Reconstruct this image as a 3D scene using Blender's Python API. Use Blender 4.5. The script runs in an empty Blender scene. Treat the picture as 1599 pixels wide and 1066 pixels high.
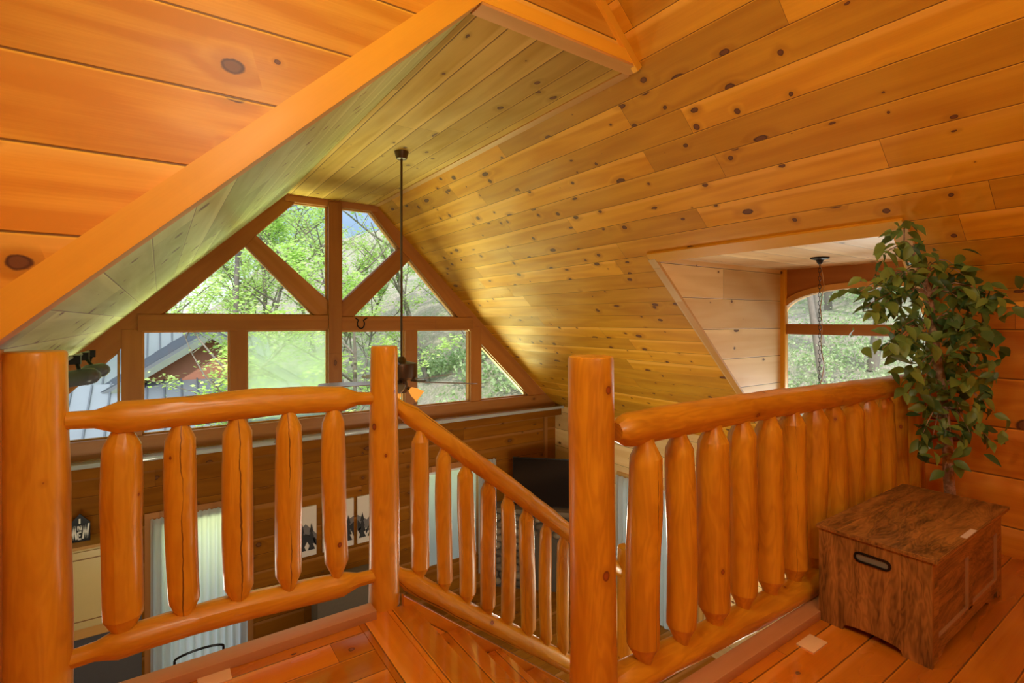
import bpy, bmesh, math, random
from mathutils import Vector, Matrix, Quaternion, noise

# ---------------------------------------------------------------- camera, world, light, exposure
S = bpy.context.scene
S.view_settings.view_transform = 'Standard'
S.view_settings.look = 'None'
S.view_settings.gamma = 1
S.view_settings.use_curve_mapping = False
S.view_settings.exposure = 0.12
S.cycles.use_denoising = True
S.cycles.max_bounces = 12
S.cycles.diffuse_bounces = 6
S.cycles.glossy_bounces = 4
S.cycles.transmission_bounces = 6
S.cycles.transparent_max_bounces = 24
S.cycles.sample_clamp_indirect = 6
S.cycles.caustics_reflective = False
S.cycles.caustics_refractive = False
COL = S.collection

YAW = math.atan(551 / 800)
cd = bpy.data.cameras.new('camera')
cam = bpy.data.objects.new('camera', cd); COL.objects.link(cam)
cam.rotation_euler = (math.pi / 2, 0, -YAW)
cd.sensor_width = 36; cd.lens = 36 * 800 / 1599; cd.shift_y = -33 / 1599
cd.clip_start = 0.05; cd.clip_end = 300
S.camera = cam

W = bpy.data.worlds.new('sky'); S.world = W; W.use_nodes = True
wt = W.node_tree; wt.nodes.clear()
wo = wt.nodes.new('ShaderNodeOutputWorld'); wb = wt.nodes.new('ShaderNodeBackground')
wc = wt.nodes.new('ShaderNodeTexCoord'); ws = wt.nodes.new('ShaderNodeSeparateXYZ'); wr = wt.nodes.new('ShaderNodeValToRGB')
wm = wt.nodes.new('ShaderNodeMapRange'); wm.inputs['From Min'].default_value = -0.3; wm.inputs['From Max'].default_value = 1
wt.links.new(wc.outputs['Generated'], ws.inputs[0]); wt.links.new(ws.outputs['Z'], wm.inputs['Value'])
wt.links.new(wm.outputs[0], wr.inputs[0]); wt.links.new(wr.outputs[0], wb.inputs['Color']); wt.links.new(wb.outputs[0], wo.inputs[0])
cr = wr.color_ramp
for pos, c in ((0.0, (.42, .50, .24)), (0.21, (.42, .50, .30)), (0.26, (.72, .80, .76)), (0.36, (.24, .36, .52)), (0.5, (.55, .70, .90)), (0.62, (1.3, 1.5, 1.75)), (1.0, (1.5, 1.7, 2.0))):
    e = cr.elements.new(pos); e.color = (*c, 1)
cr.elements.remove(cr.elements[0]); cr.elements.remove(cr.elements[-1])
WORLD_STRENGTH = 1.6
wb.inputs['Strength'].default_value = WORLD_STRENGTH

def light(name, kind, loc, energy, color, size=.2, rot=None, **kw):
    l = bpy.data.lights.new(name, kind); l.energy = energy; l.color = color
    if kind == 'AREA': l.size = size
    elif kind == 'SUN': l.angle = size
    else: l.shadow_soft_size = size
    o = bpy.data.objects.new(name, l); COL.objects.link(o); o.location = loc
    if rot: o.rotation_euler = rot
    for k, v in kw.items(): setattr(l, k, v)
    return o
sun = light('sun', 'SUN', (0, 0, 20), 3.2, (1, .95, .86), .02)
sun.rotation_euler = Vector((.35, .75, -.85)).to_track_quat('-Z', 'Y').to_euler()
WARM = (1, .94, .72)
light('loft_lamp_light', 'POINT', (.35, .75, 1.5), 42, WARM, .25)
light('loft_lamp_light', 'POINT', (.7, -1.1, 1.2), 46, WARM, .25)
light('great_room_fill_light', 'POINT', (3.6, 4.2, -2.2), 60, WARM, .25)  # unseen fill added to brighten the great room
light('kitchen_fill_light', 'POINT', (-.6, 4.6, -2.2), 30, WARM, .25)  # added ambient fill on the kitchen side, no fixture
light('entry_fill_light', 'POINT', (3.6, 1.9, -2.4), 24, WARM, .2)  # added fill, out of view, for the level below the loft
# added area lamps low outside both windows, standing in for light off sunlit ground
dl = light('daylight_fill_gable', 'AREA', (1.95, 9.6, -3.0), 265, (.93, 1.0, .45), 8.0)
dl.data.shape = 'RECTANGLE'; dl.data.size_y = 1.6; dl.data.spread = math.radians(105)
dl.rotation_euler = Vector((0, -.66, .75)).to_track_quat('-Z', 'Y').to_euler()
dd = light('daylight_fill_dormer', 'AREA', (7.0, 2.17, -1.7), 90, (.95, 1.0, .97), 1.8)
dd.rotation_euler = Vector((-.8, 0, .6)).to_track_quat('-Z', 'Y').to_euler()

# ---------------------------------------------------------------- node helpers
class N:
    def __init__(s, name):
        s.m = bpy.data.materials.new(name); s.m.use_nodes = True; s.t = s.m.node_tree; s.t.nodes.clear()
        s.out = s.t.nodes.new('ShaderNodeOutputMaterial')
    def node(s, ty, **kw):
        n = s.t.nodes.new(ty)
        for k, v in kw.items(): setattr(n, k, v)
        return n
    def put(s, n, i, v):
        if v is None: return
        if isinstance(v, bpy.types.NodeSocket): s.t.links.new(v, n.inputs[i])
        elif isinstance(v, (tuple, list)) and len(v) == 3 and n.inputs[i].type == 'RGBA': n.inputs[i].default_value = (*v, 1)
        else: n.inputs[i].default_value = v
    def math(s, op, a, b=None, c=None, clamp=False):
        n = s.node('ShaderNodeMath', operation=op, use_clamp=clamp)
        s.put(n, 0, a); s.put(n, 1, b); s.put(n, 2, c); return n.outputs[0]
    def comb(s, x, y, z=0.0):
        n = s.node('ShaderNodeCombineXYZ'); s.put(n, 0, x); s.put(n, 1, y); s.put(n, 2, z); return n.outputs[0]
    def sep(s, v):
        n = s.node('ShaderNodeSeparateXYZ'); s.put(n, 0, v); return n.outputs
    def noise(s, vec, scale=1, detail=3, rough=.55, dist=0.0):
        n = s.node('ShaderNodeTexNoise'); s.put(n, 'Vector', vec); s.put(n, 'Scale', scale); s.put(n, 'Detail', detail)
        s.put(n, 'Roughness', rough); s.put(n, 'Distortion', dist); return n.outputs[0]
    def white(s, x, y=0.0):
        n = s.node('ShaderNodeTexWhiteNoise', noise_dimensions='2D'); s.put(n, 'Vector', s.comb(x, y)); return n.outputs[0]
    def mr(s, v, a, b, c=0.0, d=1.0, smooth=False):
        n = s.node('ShaderNodeMapRange', interpolation_type='SMOOTHSTEP' if smooth else 'LINEAR')
        s.put(n, 0, v); s.put(n, 1, a); s.put(n, 2, b); s.put(n, 3, c); s.put(n, 4, d); return n.outputs[0]
    def mix(s, f, a, b, mode='MIX'):
        n = s.node('ShaderNodeMix', data_type='RGBA', blend_type=mode)
        s.put(n, 0, f); s.put(n, 6, a); s.put(n, 7, b); return n.outputs[2]
    def bump(s, h, strength=.3, dist=.01):
        n = s.node('ShaderNodeBump'); s.put(n, 'Height', h); s.put(n, 'Strength', strength); s.put(n, 'Distance', dist); return n.outputs[0]
    def bsdf(s, color, rough=.5, metal=0.0, normal=None, spec=.5, coat=0.0, coat_rough=.1, sheen=0.0, **kw):
        b = s.node('ShaderNodeBsdfPrincipled')
        s.put(b, 'Base Color', color); s.put(b, 'Roughness', rough); s.put(b, 'Metallic', metal); s.put(b, 'Specular IOR Level', spec)
        s.put(b, 'Coat Weight', coat); s.put(b, 'Coat Roughness', coat_rough)
        if normal is not None: s.put(b, 'Normal', normal)
        for k, v in kw.items(): s.put(b, k, v)
        s.t.links.new(b.outputs[0], s.out.inputs[0]); return b

def simple(name, color, rough=.5, metal=0.0, spec=.5, mottled=.12, scale=6.0, **kw):
    n = N(name); tc = n.node('ShaderNodeTexCoord')
    f = n.noise(tc.outputs['Object'], scale, 4)
    c = n.mix(f, tuple(x * (1 - mottled) for x in color), tuple(min(1, x * (1 + mottled)) for x in color))
    n.bsdf(c, rough, metal, None, spec, **kw); return n.m

def pine(name, width, light_c, dark_c, board_len=3.2, knot=.021, knot_cell=.34, knot_share=.5, rough=.45, groove=.0035, tone=.16, spec=.35, coat_ior=1.5,
         groove_c=(.10, .035, .008), knot_c=(.06, .014, .004), coat=.10, coat_rough=.3, vshift=0.0, grain=.55, halo=.35):
    """knotty tongue-and-groove boards; UV in metres, u along the boards"""
    n = N(name); tc = n.node('ShaderNodeTexCoord'); uv = n.sep(tc.outputs['UV'])
    u = uv[0]; v = n.math('ADD', uv[1], vshift + 100 * width)
    vb = n.math('DIVIDE', v, width); idb = n.math('FLOOR', vb); fr = n.math('FRACT', vb)
    r1 = n.white(idb, 3.7)
    us = n.math('ADD', u, n.math('MULTIPLY', r1, 7.3)); ub = n.math('DIVIDE', us, board_len)
    idl = n.math('FLOOR', ub); frl = n.math('FRACT', ub); r2 = n.white(idb, n.math('ADD', idl, .5)); r3 = n.white(idl, n.math('ADD', idb, 9.5))
    edge = n.math('MULTIPLY', n.math('MINIMUM', fr, n.math('SUBTRACT', 1.0, fr)), width)
    gm = n.mr(edge, groove * .35, groove, 1, 0, True)
    jm = n.mr(n.math('MULTIPLY', n.math('MINIMUM', frl, n.math('SUBTRACT', 1.0, frl)), board_len), .0006, .0018, 1, 0, True)
    gm = n.math('MAXIMUM', gm, n.math('MULTIPLY', jm, .8))
    # knots
    uk = n.math('ADD', us, n.math('MULTIPLY', r3, 3.1))
    kc = n.comb(n.math('DIVIDE', uk, knot_cell), n.math('ADD', n.math('MULTIPLY', idb, 1.7), n.math('MULTIPLY', fr, .8)))
    vo = n.node('ShaderNodeTexVoronoi', voronoi_dimensions='2D', feature='F1'); n.put(vo, 'Vector', kc); n.put(vo, 'Scale', 1.0); n.put(vo, 'Randomness', 1.0)
    kp = n.sep(vo.outputs['Position']); kcs = n.sep(kc); cc = n.node('ShaderNodeSeparateColor'); n.put(cc, 0, vo.outputs['Color'])
    du = n.math('MULTIPLY', n.math('SUBTRACT', kcs[0], kp[0]), knot_cell)
    dv = n.math('MULTIPLY', n.math('SUBTRACT', kcs[1], kp[1]), width / .8)
    wob = n.math('MULTIPLY', n.math('SUBTRACT', n.noise(n.comb(u, v), 35, 2), .5), .012)
    asp = n.mr(cc.outputs[1], 0, 1, .35, 1.1)
    d = n.math('ADD', n.math('SQRT', n.math('ADD', n.math('POWER', n.math('MULTIPLY', du, asp), 2), n.math('POWER', dv, 2))), wob)
    rad = n.mr(cc.outputs[0], 1 - knot_share, 1, .0, knot); rad = n.math('MAXIMUM', rad, .00001)
    rel = n.math('DIVIDE', d, rad)
    km = n.mr(rel, .75, 1.1, 1, 0, True)
    ring = n.math('MULTIPLY', n.mr(rel, .55, .9, 0, 1, True), km)
    hal = n.math('MULTIPLY', n.mr(rel, 1.0, 3.0, 1, 0, True), halo)
    # grain, flowing round the knots
    push = n.math('MULTIPLY', n.mr(rel, 0.0, 4.0, 1, 0, True), n.mr(rad, .004, .02, 0, 1.6))
    base = n.noise(n.comb(n.math('MULTIPLY', us, .55), n.math('ADD', n.math('MULTIPLY', v, 5.5), n.math('MULTIPLY', idb, 3.3)), n.math('MULTIPLY', r2, 20)), 1.0, 2, .4)
    ph = n.math('ADD', n.math('MULTIPLY', base, 26), n.math('MULTIPLY', push, 4))
    lines = n.mr(n.math('SINE', ph), -1, 1, 0, 1)
    fine = n.noise(n.comb(n.math('MULTIPLY', us, 3), n.math('MULTIPLY', v, 140), r2), 1.0, 3, .6)
    big = n.noise(n.comb(n.math('MULTIPLY', us, 1.3), n.math('MULTIPLY', v, 4), n.math('MULTIPLY', r2, 9)), 1.0, 3, .5)
    g = n.math('ADD', n.math('MULTIPLY', lines, .30), n.math('ADD', n.math('MULTIPLY', fine, .35), n.math('MULTIPLY', n.mr(big, .3, .7, 0, 1), .35)))
    g = n.math('MULTIPLY', g, grain * 1.6, clamp=True)
    c = n.mix(g, light_c, dark_c)
    tn = n.math('ADD', 1 - tone / 2, n.math('MULTIPLY', n.math('SUBTRACT', r2, .5), tone * 1.8))
    sap = n.math('MULTIPLY', n.mr(n.math('ADD', fr, n.math('MULTIPLY', base, .5)), .98, 1.12, 0, 1, True), n.mr(r2, .45, .6, 0, .45))
    c = n.mix(1.0, c, n.comb(tn, tn, tn), 'MULTIPLY')
    c = n.mix(sap, c, tuple(min(1, x * 1.15 + .06) for x in light_c))
    c = n.mix(hal, c, tuple(x * .7 for x in dark_c))
    c = n.mix(km, c, (.17, .065, .02)); c = n.mix(ring, c, knot_c)
    edge_glint = n.math('MULTIPLY', n.mr(n.math('MULTIPLY', n.math('SUBTRACT', 1.0, fr), width), groove * 1.2, groove * 2.4, .5, 0, True), 1.0)  # painted highlight where light catches the bevelled board edge
    c = n.mix(edge_glint, c, tuple(min(1, x * 1.25) for x in light_c))
    c = n.mix(n.math('MULTIPLY', gm, .85), c, groove_c)
    hgt = n.math('SUBTRACT', n.math('MULTIPLY', g, .05), gm)
    rg = n.mr(big, .3, .7, rough * .85, rough * 1.2)
    n.bsdf(c, rg, 0, n.bump(hgt, .55, .004), spec, coat, coat_rough, **{'Coat IOR': coat_ior})
    return n.m

def logwood(name, light_c, dark_c, knot_c=(.20, .05, .01), crack=1.0, rough=.33, knots=.8):
    """peeled, varnished round log; object space, axis along local Z"""
    n = N(name); tc = n.node('ShaderNodeTexCoord'); oi = n.node('ShaderNodeObjectInfo')
    x, y, z = n.sep(tc.outputs['Object'])[:3]
    rnd = oi.outputs['Random']; zz = n.math('ADD', z, n.math('MULTIPLY', rnd, 37.0))
    warp = n.noise(n.comb(n.math('MULTIPLY', x, 4), n.math('MULTIPLY', y, 4), n.math('MULTIPLY', zz, 2.0)), 1.0, 2)
    fine = n.noise(n.comb(n.math('MULTIPLY', x, 90), n.math('MULTIPLY', y, 90), n.math('MULTIPLY', zz, 4)), 1.0, 3, .6)
    base = n.noise(n.comb(n.math('MULTIPLY', x, 13), n.math('MULTIPLY', y, 13), n.math('MULTIPLY', zz, 2.2)), 1.0, 3, .5, .6)
    lines = n.mr(n.math('SINE', n.math('ADD', n.math('MULTIPLY', base, 42), n.math('MULTIPLY', warp, 5))), -1, 1, 0, 1)
    vo = n.node('ShaderNodeTexVoronoi', feature='F1'); n.put(vo, 'Vector', n.comb(x, y, n.math('MULTIPLY', zz, .8))); n.put(vo, 'Scale', 8.0)
    cc = n.node('ShaderNodeSeparateColor'); n.put(cc, 0, vo.outputs['Color'])
    d = n.math('DIVIDE', vo.outputs['Distance'], 8.0)
    rad = n.math('MAXIMUM', n.mr(cc.outputs[0], 1 - knots, 1, 0, .016), .00001)
    rel = n.math('DIVIDE', d, rad)
    km = n.mr(rel, .8, 1.1, 1, 0, True); ring = n.math('MULTIPLY', n.mr(rel, .5, .9, 0, 1, True), km)
    hal = n.math('MULTIPLY', n.mr(rel, 1, 2.6, 1, 0, True), .35)
    patch = n.mr(n.noise(n.comb(n.math('MULTIPLY', x, 9), n.math('MULTIPLY', y, 9), n.math('MULTIPLY', zz, 3)), 1.0, 2), .35, .65, 0, 1)
    g = n.math('ADD', n.math('MULTIPLY', lines, .22), n.math('ADD', n.math('MULTIPLY', fine, .32), n.math('MULTIPLY', patch, .38)))
    c = n.mix(g, light_c, dark_c); c = n.mix(hal, c, tuple(v * .75 for v in dark_c))
    c = n.mix(km, c, tuple(v * 1.9 for v in knot_c)); c = n.mix(ring, c, knot_c)
    # drying check running down the side that faces local -Y
    ang = n.math('ARCTAN2', x, n.math('MULTIPLY', y, -1.0))
    wv = n.math('MULTIPLY', n.math('SUBTRACT', n.noise(n.comb(0, 0, n.math('MULTIPLY', zz, 7)), 1.0, 3), .5), .55)
    aa = n.math('ABSOLUTE', n.math('SUBTRACT', ang, wv))
    wid = n.mr(n.noise(n.comb(3, 0, n.math('MULTIPLY', zz, 2.2)), 1.0, 1), .34, .60, 0.0, .06 * crack)
    ck = n.mr(n.math('SUBTRACT', aa, wid), -.01, .01, 1, 0, True)
    ck = n.math('MULTIPLY', ck, n.mr(wid, .002, .012, 0, 1))
    c = n.mix(n.math('MULTIPLY', ck, .85), c, (.10, .03, .008))
    hgt = n.math('SUBTRACT', n.math('MULTIPLY', lines, .06), n.math('MULTIPLY', ck, 1.0))
    n.bsdf(c, n.mr(patch, 0, 1, rough, rough * 1.3), 0, n.bump(hgt, .35, .004), .5, .25, .2); return n.m

# ---------------------------------------------------------------- materials
M = {}
PL, PD = (.84, .43, .022), (.58, .235, .006)
M['roof'] = pine('pine_roof_boards', .193, PL, PD, board_len=2.6, knot=.026, knot_cell=.27, knot_share=.75, vshift=.105, coat=0, coat_rough=.3, rough=.55, tone=.22, grain=.7)
M['flat'] = pine('pine_flat_ceiling_boards', .204, (.68, .43, .075), (.47, .27, .028), board_len=5.5, knot=.024, knot_cell=.45, groove=.006, vshift=.03, coat=0, rough=.6, grain=.7)
M['leftroof'] = pine('pine_left_roof_daylit_green', .2, (.74, .85, .42), (.54, .61, .22), board_len=3, knot=.03, knot_cell=.3, knot_share=.7, coat=.5, coat_rough=.35, grain=.9, tone=.2)  # green in the base colour paints daylight and window sheen onto the pine
M['wall'] = pine('pine_wall_boards', .2925, (.94, .53, .060), (.66, .27, .014), board_len=6, knot=.030, knot_cell=.30, knot_share=.7, groove=.006, vshift=.0085, grain=.95, halo=.7)
M['knee'] = pine('pine_knee_wall_boards', .2925, (.82, .37, .030), (.54, .17, .009), board_len=5, knot=.045, knot_cell=.36, knot_share=.6, groove=.006, vshift=.0545, grain=.75)
M['pale'] = pine('pale_dormer_boards', .305, (.86, .62, .30), (.74, .46, .18), board_len=4, knot=.022, knot_cell=.3, coat=.1, groove=.005, vshift=.089, grain=.75)
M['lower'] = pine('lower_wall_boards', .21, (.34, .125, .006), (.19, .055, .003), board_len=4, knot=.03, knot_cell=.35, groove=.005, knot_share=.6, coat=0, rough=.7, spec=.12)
M['floor'] = pine('pine_floor_planks', .1455, (.84, .34, .020), (.58, .165, .006), board_len=3.6, knot=.02, knot_cell=.5, rough=.25, coat=1.0, coat_ior=1.9, coat_rough=.07, groove=.004, vshift=.055, tone=.28, grain=.7)
M['trim'] = pine('pine_trim', 1.3, (.88, .47, .035), (.74, .35, .018), board_len=9, knot=.022, knot_cell=.5, groove=.0001)
M['palettrim'] = pine('pale_pine_trim', 1.3, (.68, .37, .10), (.52, .25, .055), board_len=9, knot=.012, knot_cell=.5, groove=.0001)
M['timber'] = pine('window_timber', 1.7, (.46, .185, .040), (.32, .11, .020), board_len=9, knot=.022, knot_cell=.6, groove=.0001, coat=.1)
M['kerb'] = pine('floor_edge_trim', 1.7, (.60, .34, .17), (.48, .23, .09), board_len=9, knot=.012, knot_cell=.7, groove=.0001)
M['log'] = logwood('peeled_log', (.82, .44, .028), (.56, .235, .008))
M['logR'] = logwood('coarse_grained_log', (.80, .41, .022), (.44, .16, .004), crack=.25, knots=.6)
M['logP'] = logwood('post_log', (.82, .43, .028), (.56, .225, .008), crack=0.0, knots=.85)
M['black'] = simple('black_metal', (.015, .015, .017), .35, .6)
M['bronze'] = simple('dark_bronze', (.10, .065, .045), .35, .7)
M['white'] = simple('white_paint', (.8, .8, .78), .5)
M['metalroof'] = simple('blue_grey_metal_roof', (.20, .235, .27), .35, .3, mottled=.2, scale=1)
M['rib'] = simple('dark_roof_rib', (.09, .11, .14), .5, .2)
M['redwall'] = simple('red_brown_cabin_siding', (.40, .17, .11), .7)
M['trunk'] = simple('tree_bark', (.23, .20, .17), .9, mottled=.4, scale=9)
M['cabinet'] = simple('cream_cabinet_paint', (.62, .48, .20), .4, mottled=.05)
M['darkgrey'] = simple('dark_grey_backsplash', (.09, .085, .08), .5)
M['canvas'] = simple('canvas_white', (.72, .66, .60), .8, mottled=.05)
M['mount'] = simple('print_dark_mountain', (.03, .03, .035), .8)
M['mountg'] = simple('print_grey_mountain', (.18, .17, .18), .8)
M['stonemortar'] = simple('mortar', (.10, .075, .05), .9)
M['screen'] = simple('tv_screen_glass', (.006, .006, .007), .12, 0, mottled=.0)
M['sofa'] = simple('grey_brown_upholstery', (.12, .09, .06), .9, scale=30)
M['pot'] = simple('brown_basket', (.18, .09, .04), .8)

def curtain_mat():
    n = N('sheer_white_curtain'); a = n.node('ShaderNodeBsdfTranslucent'); b = n.node('ShaderNodeBsdfDiffuse'); m = n.node('ShaderNodeMixShader')
    tc = n.node('ShaderNodeTexCoord'); f = n.noise(tc.outputs['Object'], 300, 2)
    c = n.mix(f, (.62, .68, .72), (.72, .78, .80)); n.put(a, 'Color', c); n.put(b, 'Color', c); n.put(m, 0, .4)
    n.t.links.new(a.outputs[0], m.inputs[1]); n.t.links.new(b.outputs[0], m.inputs[2]); n.t.links.new(m.outputs[0], n.out.inputs[0]); return n.m
M['curtain'] = curtain_mat()

def glass_mat(name, tint=(1, 1, 1), fog=0.0, fogc=(.75, .9, .8)):
    n = N(name); t = n.node('ShaderNodeBsdfTransparent'); g = n.node('ShaderNodeBsdfGlossy'); m = n.node('ShaderNodeMixShader')
    n.put(t, 'Color', tint); n.put(g, 'Roughness', .02); fr = n.node('ShaderNodeFresnel'); n.put(fr, 'IOR', 1.45)
    n.put(m, 0, n.math('MULTIPLY', fr.outputs[0], .8)); n.t.links.new(t.outputs[0], m.inputs[1]); n.t.links.new(g.outputs[0], m.inputs[2])
    last = m.outputs[0]
    if fog:
        tr = n.node('ShaderNodeBsdfTranslucent'); n.put(tr, 'Color', fogc); m2 = n.node('ShaderNodeMixShader')
        tc = n.node('ShaderNodeTexCoord'); z = n.sep(tc.outputs['Object'])[2]
        f = n.noise(tc.outputs['Object'], 2.2, 3)
        f = n.math('MULTIPLY', n.mr(f, .3, .7, .75, 1.1), n.mr(z, -1.2, -.15, fog, fog * .55), clamp=True)
        n.put(m2, 0, f); n.t.links.new(last, m2.inputs[1]); n.t.links.new(tr.outputs[0], m2.inputs[2]); last = m2.outputs[0]
    n.t.links.new(last, n.out.inputs[0]); return n.m
M['glass'] = glass_mat('window_glass')
M['fogglass'] = glass_mat('fogged_window_glass', fog=.84, fogc=(.30, .38, .32))

def leaf_mat(name, c1, c2, trans=.5, rough=.5):
    n = N(name); tc = n.node('ShaderNodeTexCoord'); ge = n.node('ShaderNodeNewGeometry')
    r = ge.outputs['Random Per Island']; c = n.mix(r, c1, c2)
    b = n.node('ShaderNodeBsdfPrincipled'); n.put(b, 'Base Color', c); n.put(b, 'Roughness', rough)
    t = n.node('ShaderNodeBsdfTranslucent'); n.put(t, 'Color', c); m = n.node('ShaderNodeMixShader'); n.put(m, 0, trans)
    n.t.links.new(b.outputs[0], m.inputs[1]); n.t.links.new(t.outputs[0], m.inputs[2]); n.t.links.new(m.outputs[0], n.out.inputs[0]); return n.m
M['springleaf'] = leaf_mat('spring_leaf', (.46, .70, .16), (.70, .88, .34))
M['shrubleaf'] = leaf_mat('shrub_leaf', (.26, .42, .16), (.60, .72, .42), .35)
M['ficusleaf'] = leaf_mat('ficus_leaf', (.045, .13, .045), (.24, .38, .08), .2, .4)

def ground_mat():
    n = N('leafy_ground'); tc = n.node('ShaderNodeTexCoord'); o = tc.outputs['Object']
    f = n.noise(o, .8, 5, .65); f2 = n.noise(o, 6, 4, .7); c = n.mix(n.mr(f, .4, .6), (.36, .32, .27), (.24, .30, .15))
    c = n.mix(n.mr(f2, .45, .65), c, (.46, .40, .33)); n.bsdf(c, .9, normal=n.bump(f2, .8, .2)); return n.m
M['ground'] = ground_mat()

def chest_mat():
    n = N('rustic_brown_chest_wood'); tc = n.node('ShaderNodeTexCoord'); uv = n.sep(tc.outputs['UV']); u, v = uv[0], uv[1]
    vb = n.math('DIVIDE', v, .12); i = n.math('FLOOR', vb); r = n.white(i, 1.3)
    w = n.noise(n.comb(n.math('MULTIPLY', u, 2.0), n.math('MULTIPLY', v, 9), n.math('MULTIPLY', r, 9)), 1, 3, .6, .5)
    lines = n.mr(n.math('SINE', n.math('MULTIPLY', w, 85)), -1, 1)
    fine = n.noise(n.comb(n.math('MULTIPLY', u, 8), n.math('MULTIPLY', v, 120), r), 1, 4, .7)
    blot = n.noise(n.comb(n.math('MULTIPLY', u, 3.2), n.math('MULTIPLY', v, 17), n.math('MULTIPLY', r, 5)), 1, 4, .6)
    g = n.math('ADD', n.math('MULTIPLY', n.mr(blot, .38, .64), .5), n.math('ADD', n.math('MULTIPLY', lines, .24), n.math('MULTIPLY', fine, .28)), clamp=True)
    c = n.mix(g, (.060, .026, .006), (.52, .26, .065))
    e = n.mr(n.math('MULTIPLY', n.math('MINIMUM', n.math('FRACT', vb), n.math('SUBTRACT', 1.0, n.math('FRACT', vb))), .12), .0, .0014, .4, 0)
    c = n.mix(e, c, (.02, .008, .003)); n.bsdf(c, .42, normal=n.bump(g, .25, .003), spec=.4); return n.m
M['chest'] = chest_mat()

def stone_mat():
    n = N('river_stone'); ge = n.node('ShaderNodeNewGeometry'); tc = n.node('ShaderNodeTexCoord')
    f = n.noise(tc.outputs['Object'], 14, 5, .6)
    c = n.mix(ge.outputs['Random Per Island'], (.10, .07, .045), (.34, .24, .14)); c = n.mix(n.mr(f, .3, .7, 0, .5), c, (.10, .07, .05)); n.bsdf(c, .8); return n.m
M['stone'] = stone_mat()

def shade_mat():
    n = N('lit_amber_glass_shade'); e = n.node('ShaderNodeEmission'); n.put(e, 'Color', (1, .36, .05)); n.put(e, 'Strength', .95)
    n.t.links.new(e.outputs[0], n.out.inputs[0]); return n.m
M['shade'] = shade_mat()
def bulb_mat():
    n = N('lit_bulb'); e = n.node('ShaderNodeEmission'); n.put(e, 'Color', (1, .85, .62)); n.put(e, 'Strength', 5)
    n.t.links.new(e.outputs[0], n.out.inputs[0]); return n.m
M['bulb'] = bulb_mat()

# ---------------------------------------------------------------- mesh helpers
def finish(name, bm, mat, parent=None, smooth=False, along=None, loc=None, rot=None, angle=40):
    me = bpy.data.meshes.new(name)
    if along is not None:
        a = Vector(along).normalized(); uvl = bm.loops.layers.uv.verify(); bm.normal_update()
        for f in bm.faces:
            nn = f.normal; uax = a - nn * a.dot(nn)
            if uax.length < .3:
                uax = Vector((0, 0, 1)) - nn * nn.z
                if uax.length < .3: uax = Vector((0, 1, 0)) - nn * nn.y
            uax.normalize(); vax = nn.cross(uax)
            if vax.z < -.01 or (abs(vax.z) <= .01 and vax.y < 0): vax = -vax
            for l in f.loops: l[uvl].uv = (l.vert.co.dot(uax), l.vert.co.dot(vax))
    bm.to_mesh(me); bm.free()
    if smooth:
        for p in me.polygons: p.use_smooth = True
        me.set_sharp_from_angle(angle=math.radians(angle))
    if isinstance(mat, (list, tuple)):
        for m in mat: me.materials.append(m)
    else: me.materials.append(mat)
    o = bpy.data.objects.new(name, me); COL.objects.link(o)
    if loc is not None: o.location = loc
    if rot is not None: o.rotation_mode = 'QUATERNION'; o.rotation_quaternion = rot
    if parent is not None: o.parent = parent
    return o

def empty(name, loc=(0, 0, 0), parent=None):
    o = bpy.data.objects.new(name, None); o.empty_display_size = .1; COL.objects.link(o); o.location = loc
    if parent is not None: o.parent = parent
    return o
def tag(o, label=None, cat=None, group=None, kind=None):
    for k, v in (('label', label), ('category', cat), ('group', group), ('kind', kind)):
        if v: o[k] = v
    return o
def part(parent, o):
    """parent a mesh built in world coordinates to a thing's empty"""
    o.parent = parent; o.matrix_parent_inverse = Matrix.Translation(parent.location).inverted(); return o

def box(bm, x0, x1, y0, y1, z0, z1, mi=0):
    vs = [bm.verts.new((x, y, z)) for x in (x0, x1) for y in (y0, y1) for z in (z0, z1)]
    for q in ((0, 1, 3, 2), (4, 6, 7, 5), (0, 4, 5, 1), (2, 3, 7, 6), (0, 2, 6, 4), (1, 5, 7, 3)):
        f = bm.faces.new([vs[i] for i in q]); f.material_index = mi
def prism(bm, pts, d, mi=0):
    """extrude polygon (3D points) by vector d"""
    d = Vector(d); a = [bm.verts.new(p) for p in pts]; b = [bm.verts.new(Vector(p) + d) for p in pts]
    fs = [bm.faces.new(a), bm.faces.new(b[::-1])]
    n = len(a)
    for i in range(n): fs.append(bm.faces.new((a[i], b[i], b[(i + 1) % n], a[(i + 1) % n])))
    for f in fs: f.material_index = mi
def fixn(bm): bmesh.ops.recalc_face_normals(bm, faces=bm.faces[:])
def mbox(name, dims, mat, along=(1, 0, 0), bevel=0.0, parent=None):
    bm = bmesh.new(); box(bm, *dims); fixn(bm)
    if bevel: bmesh.ops.bevel(bm, geom=bm.edges[:], offset=bevel, segments=2, affect='EDGES', profile=.6)
    o = finish(name, bm, mat, None, along=along, smooth=bool(bevel), angle=35)
    if parent is not None: part(parent, o)
    return o
def mprism(name, pts, d, mat, along=(1, 0, 0), parent=None, bevel=0.0):
    bm = bmesh.new(); prism(bm, pts, d); fixn(bm)
    if bevel: bmesh.ops.bevel(bm, geom=bm.edges[:], offset=bevel, segments=1, affect='EDGES')
    o = finish(name, bm, mat, None, along=along)
    if parent is not None: part(parent, o)
    return o
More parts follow.
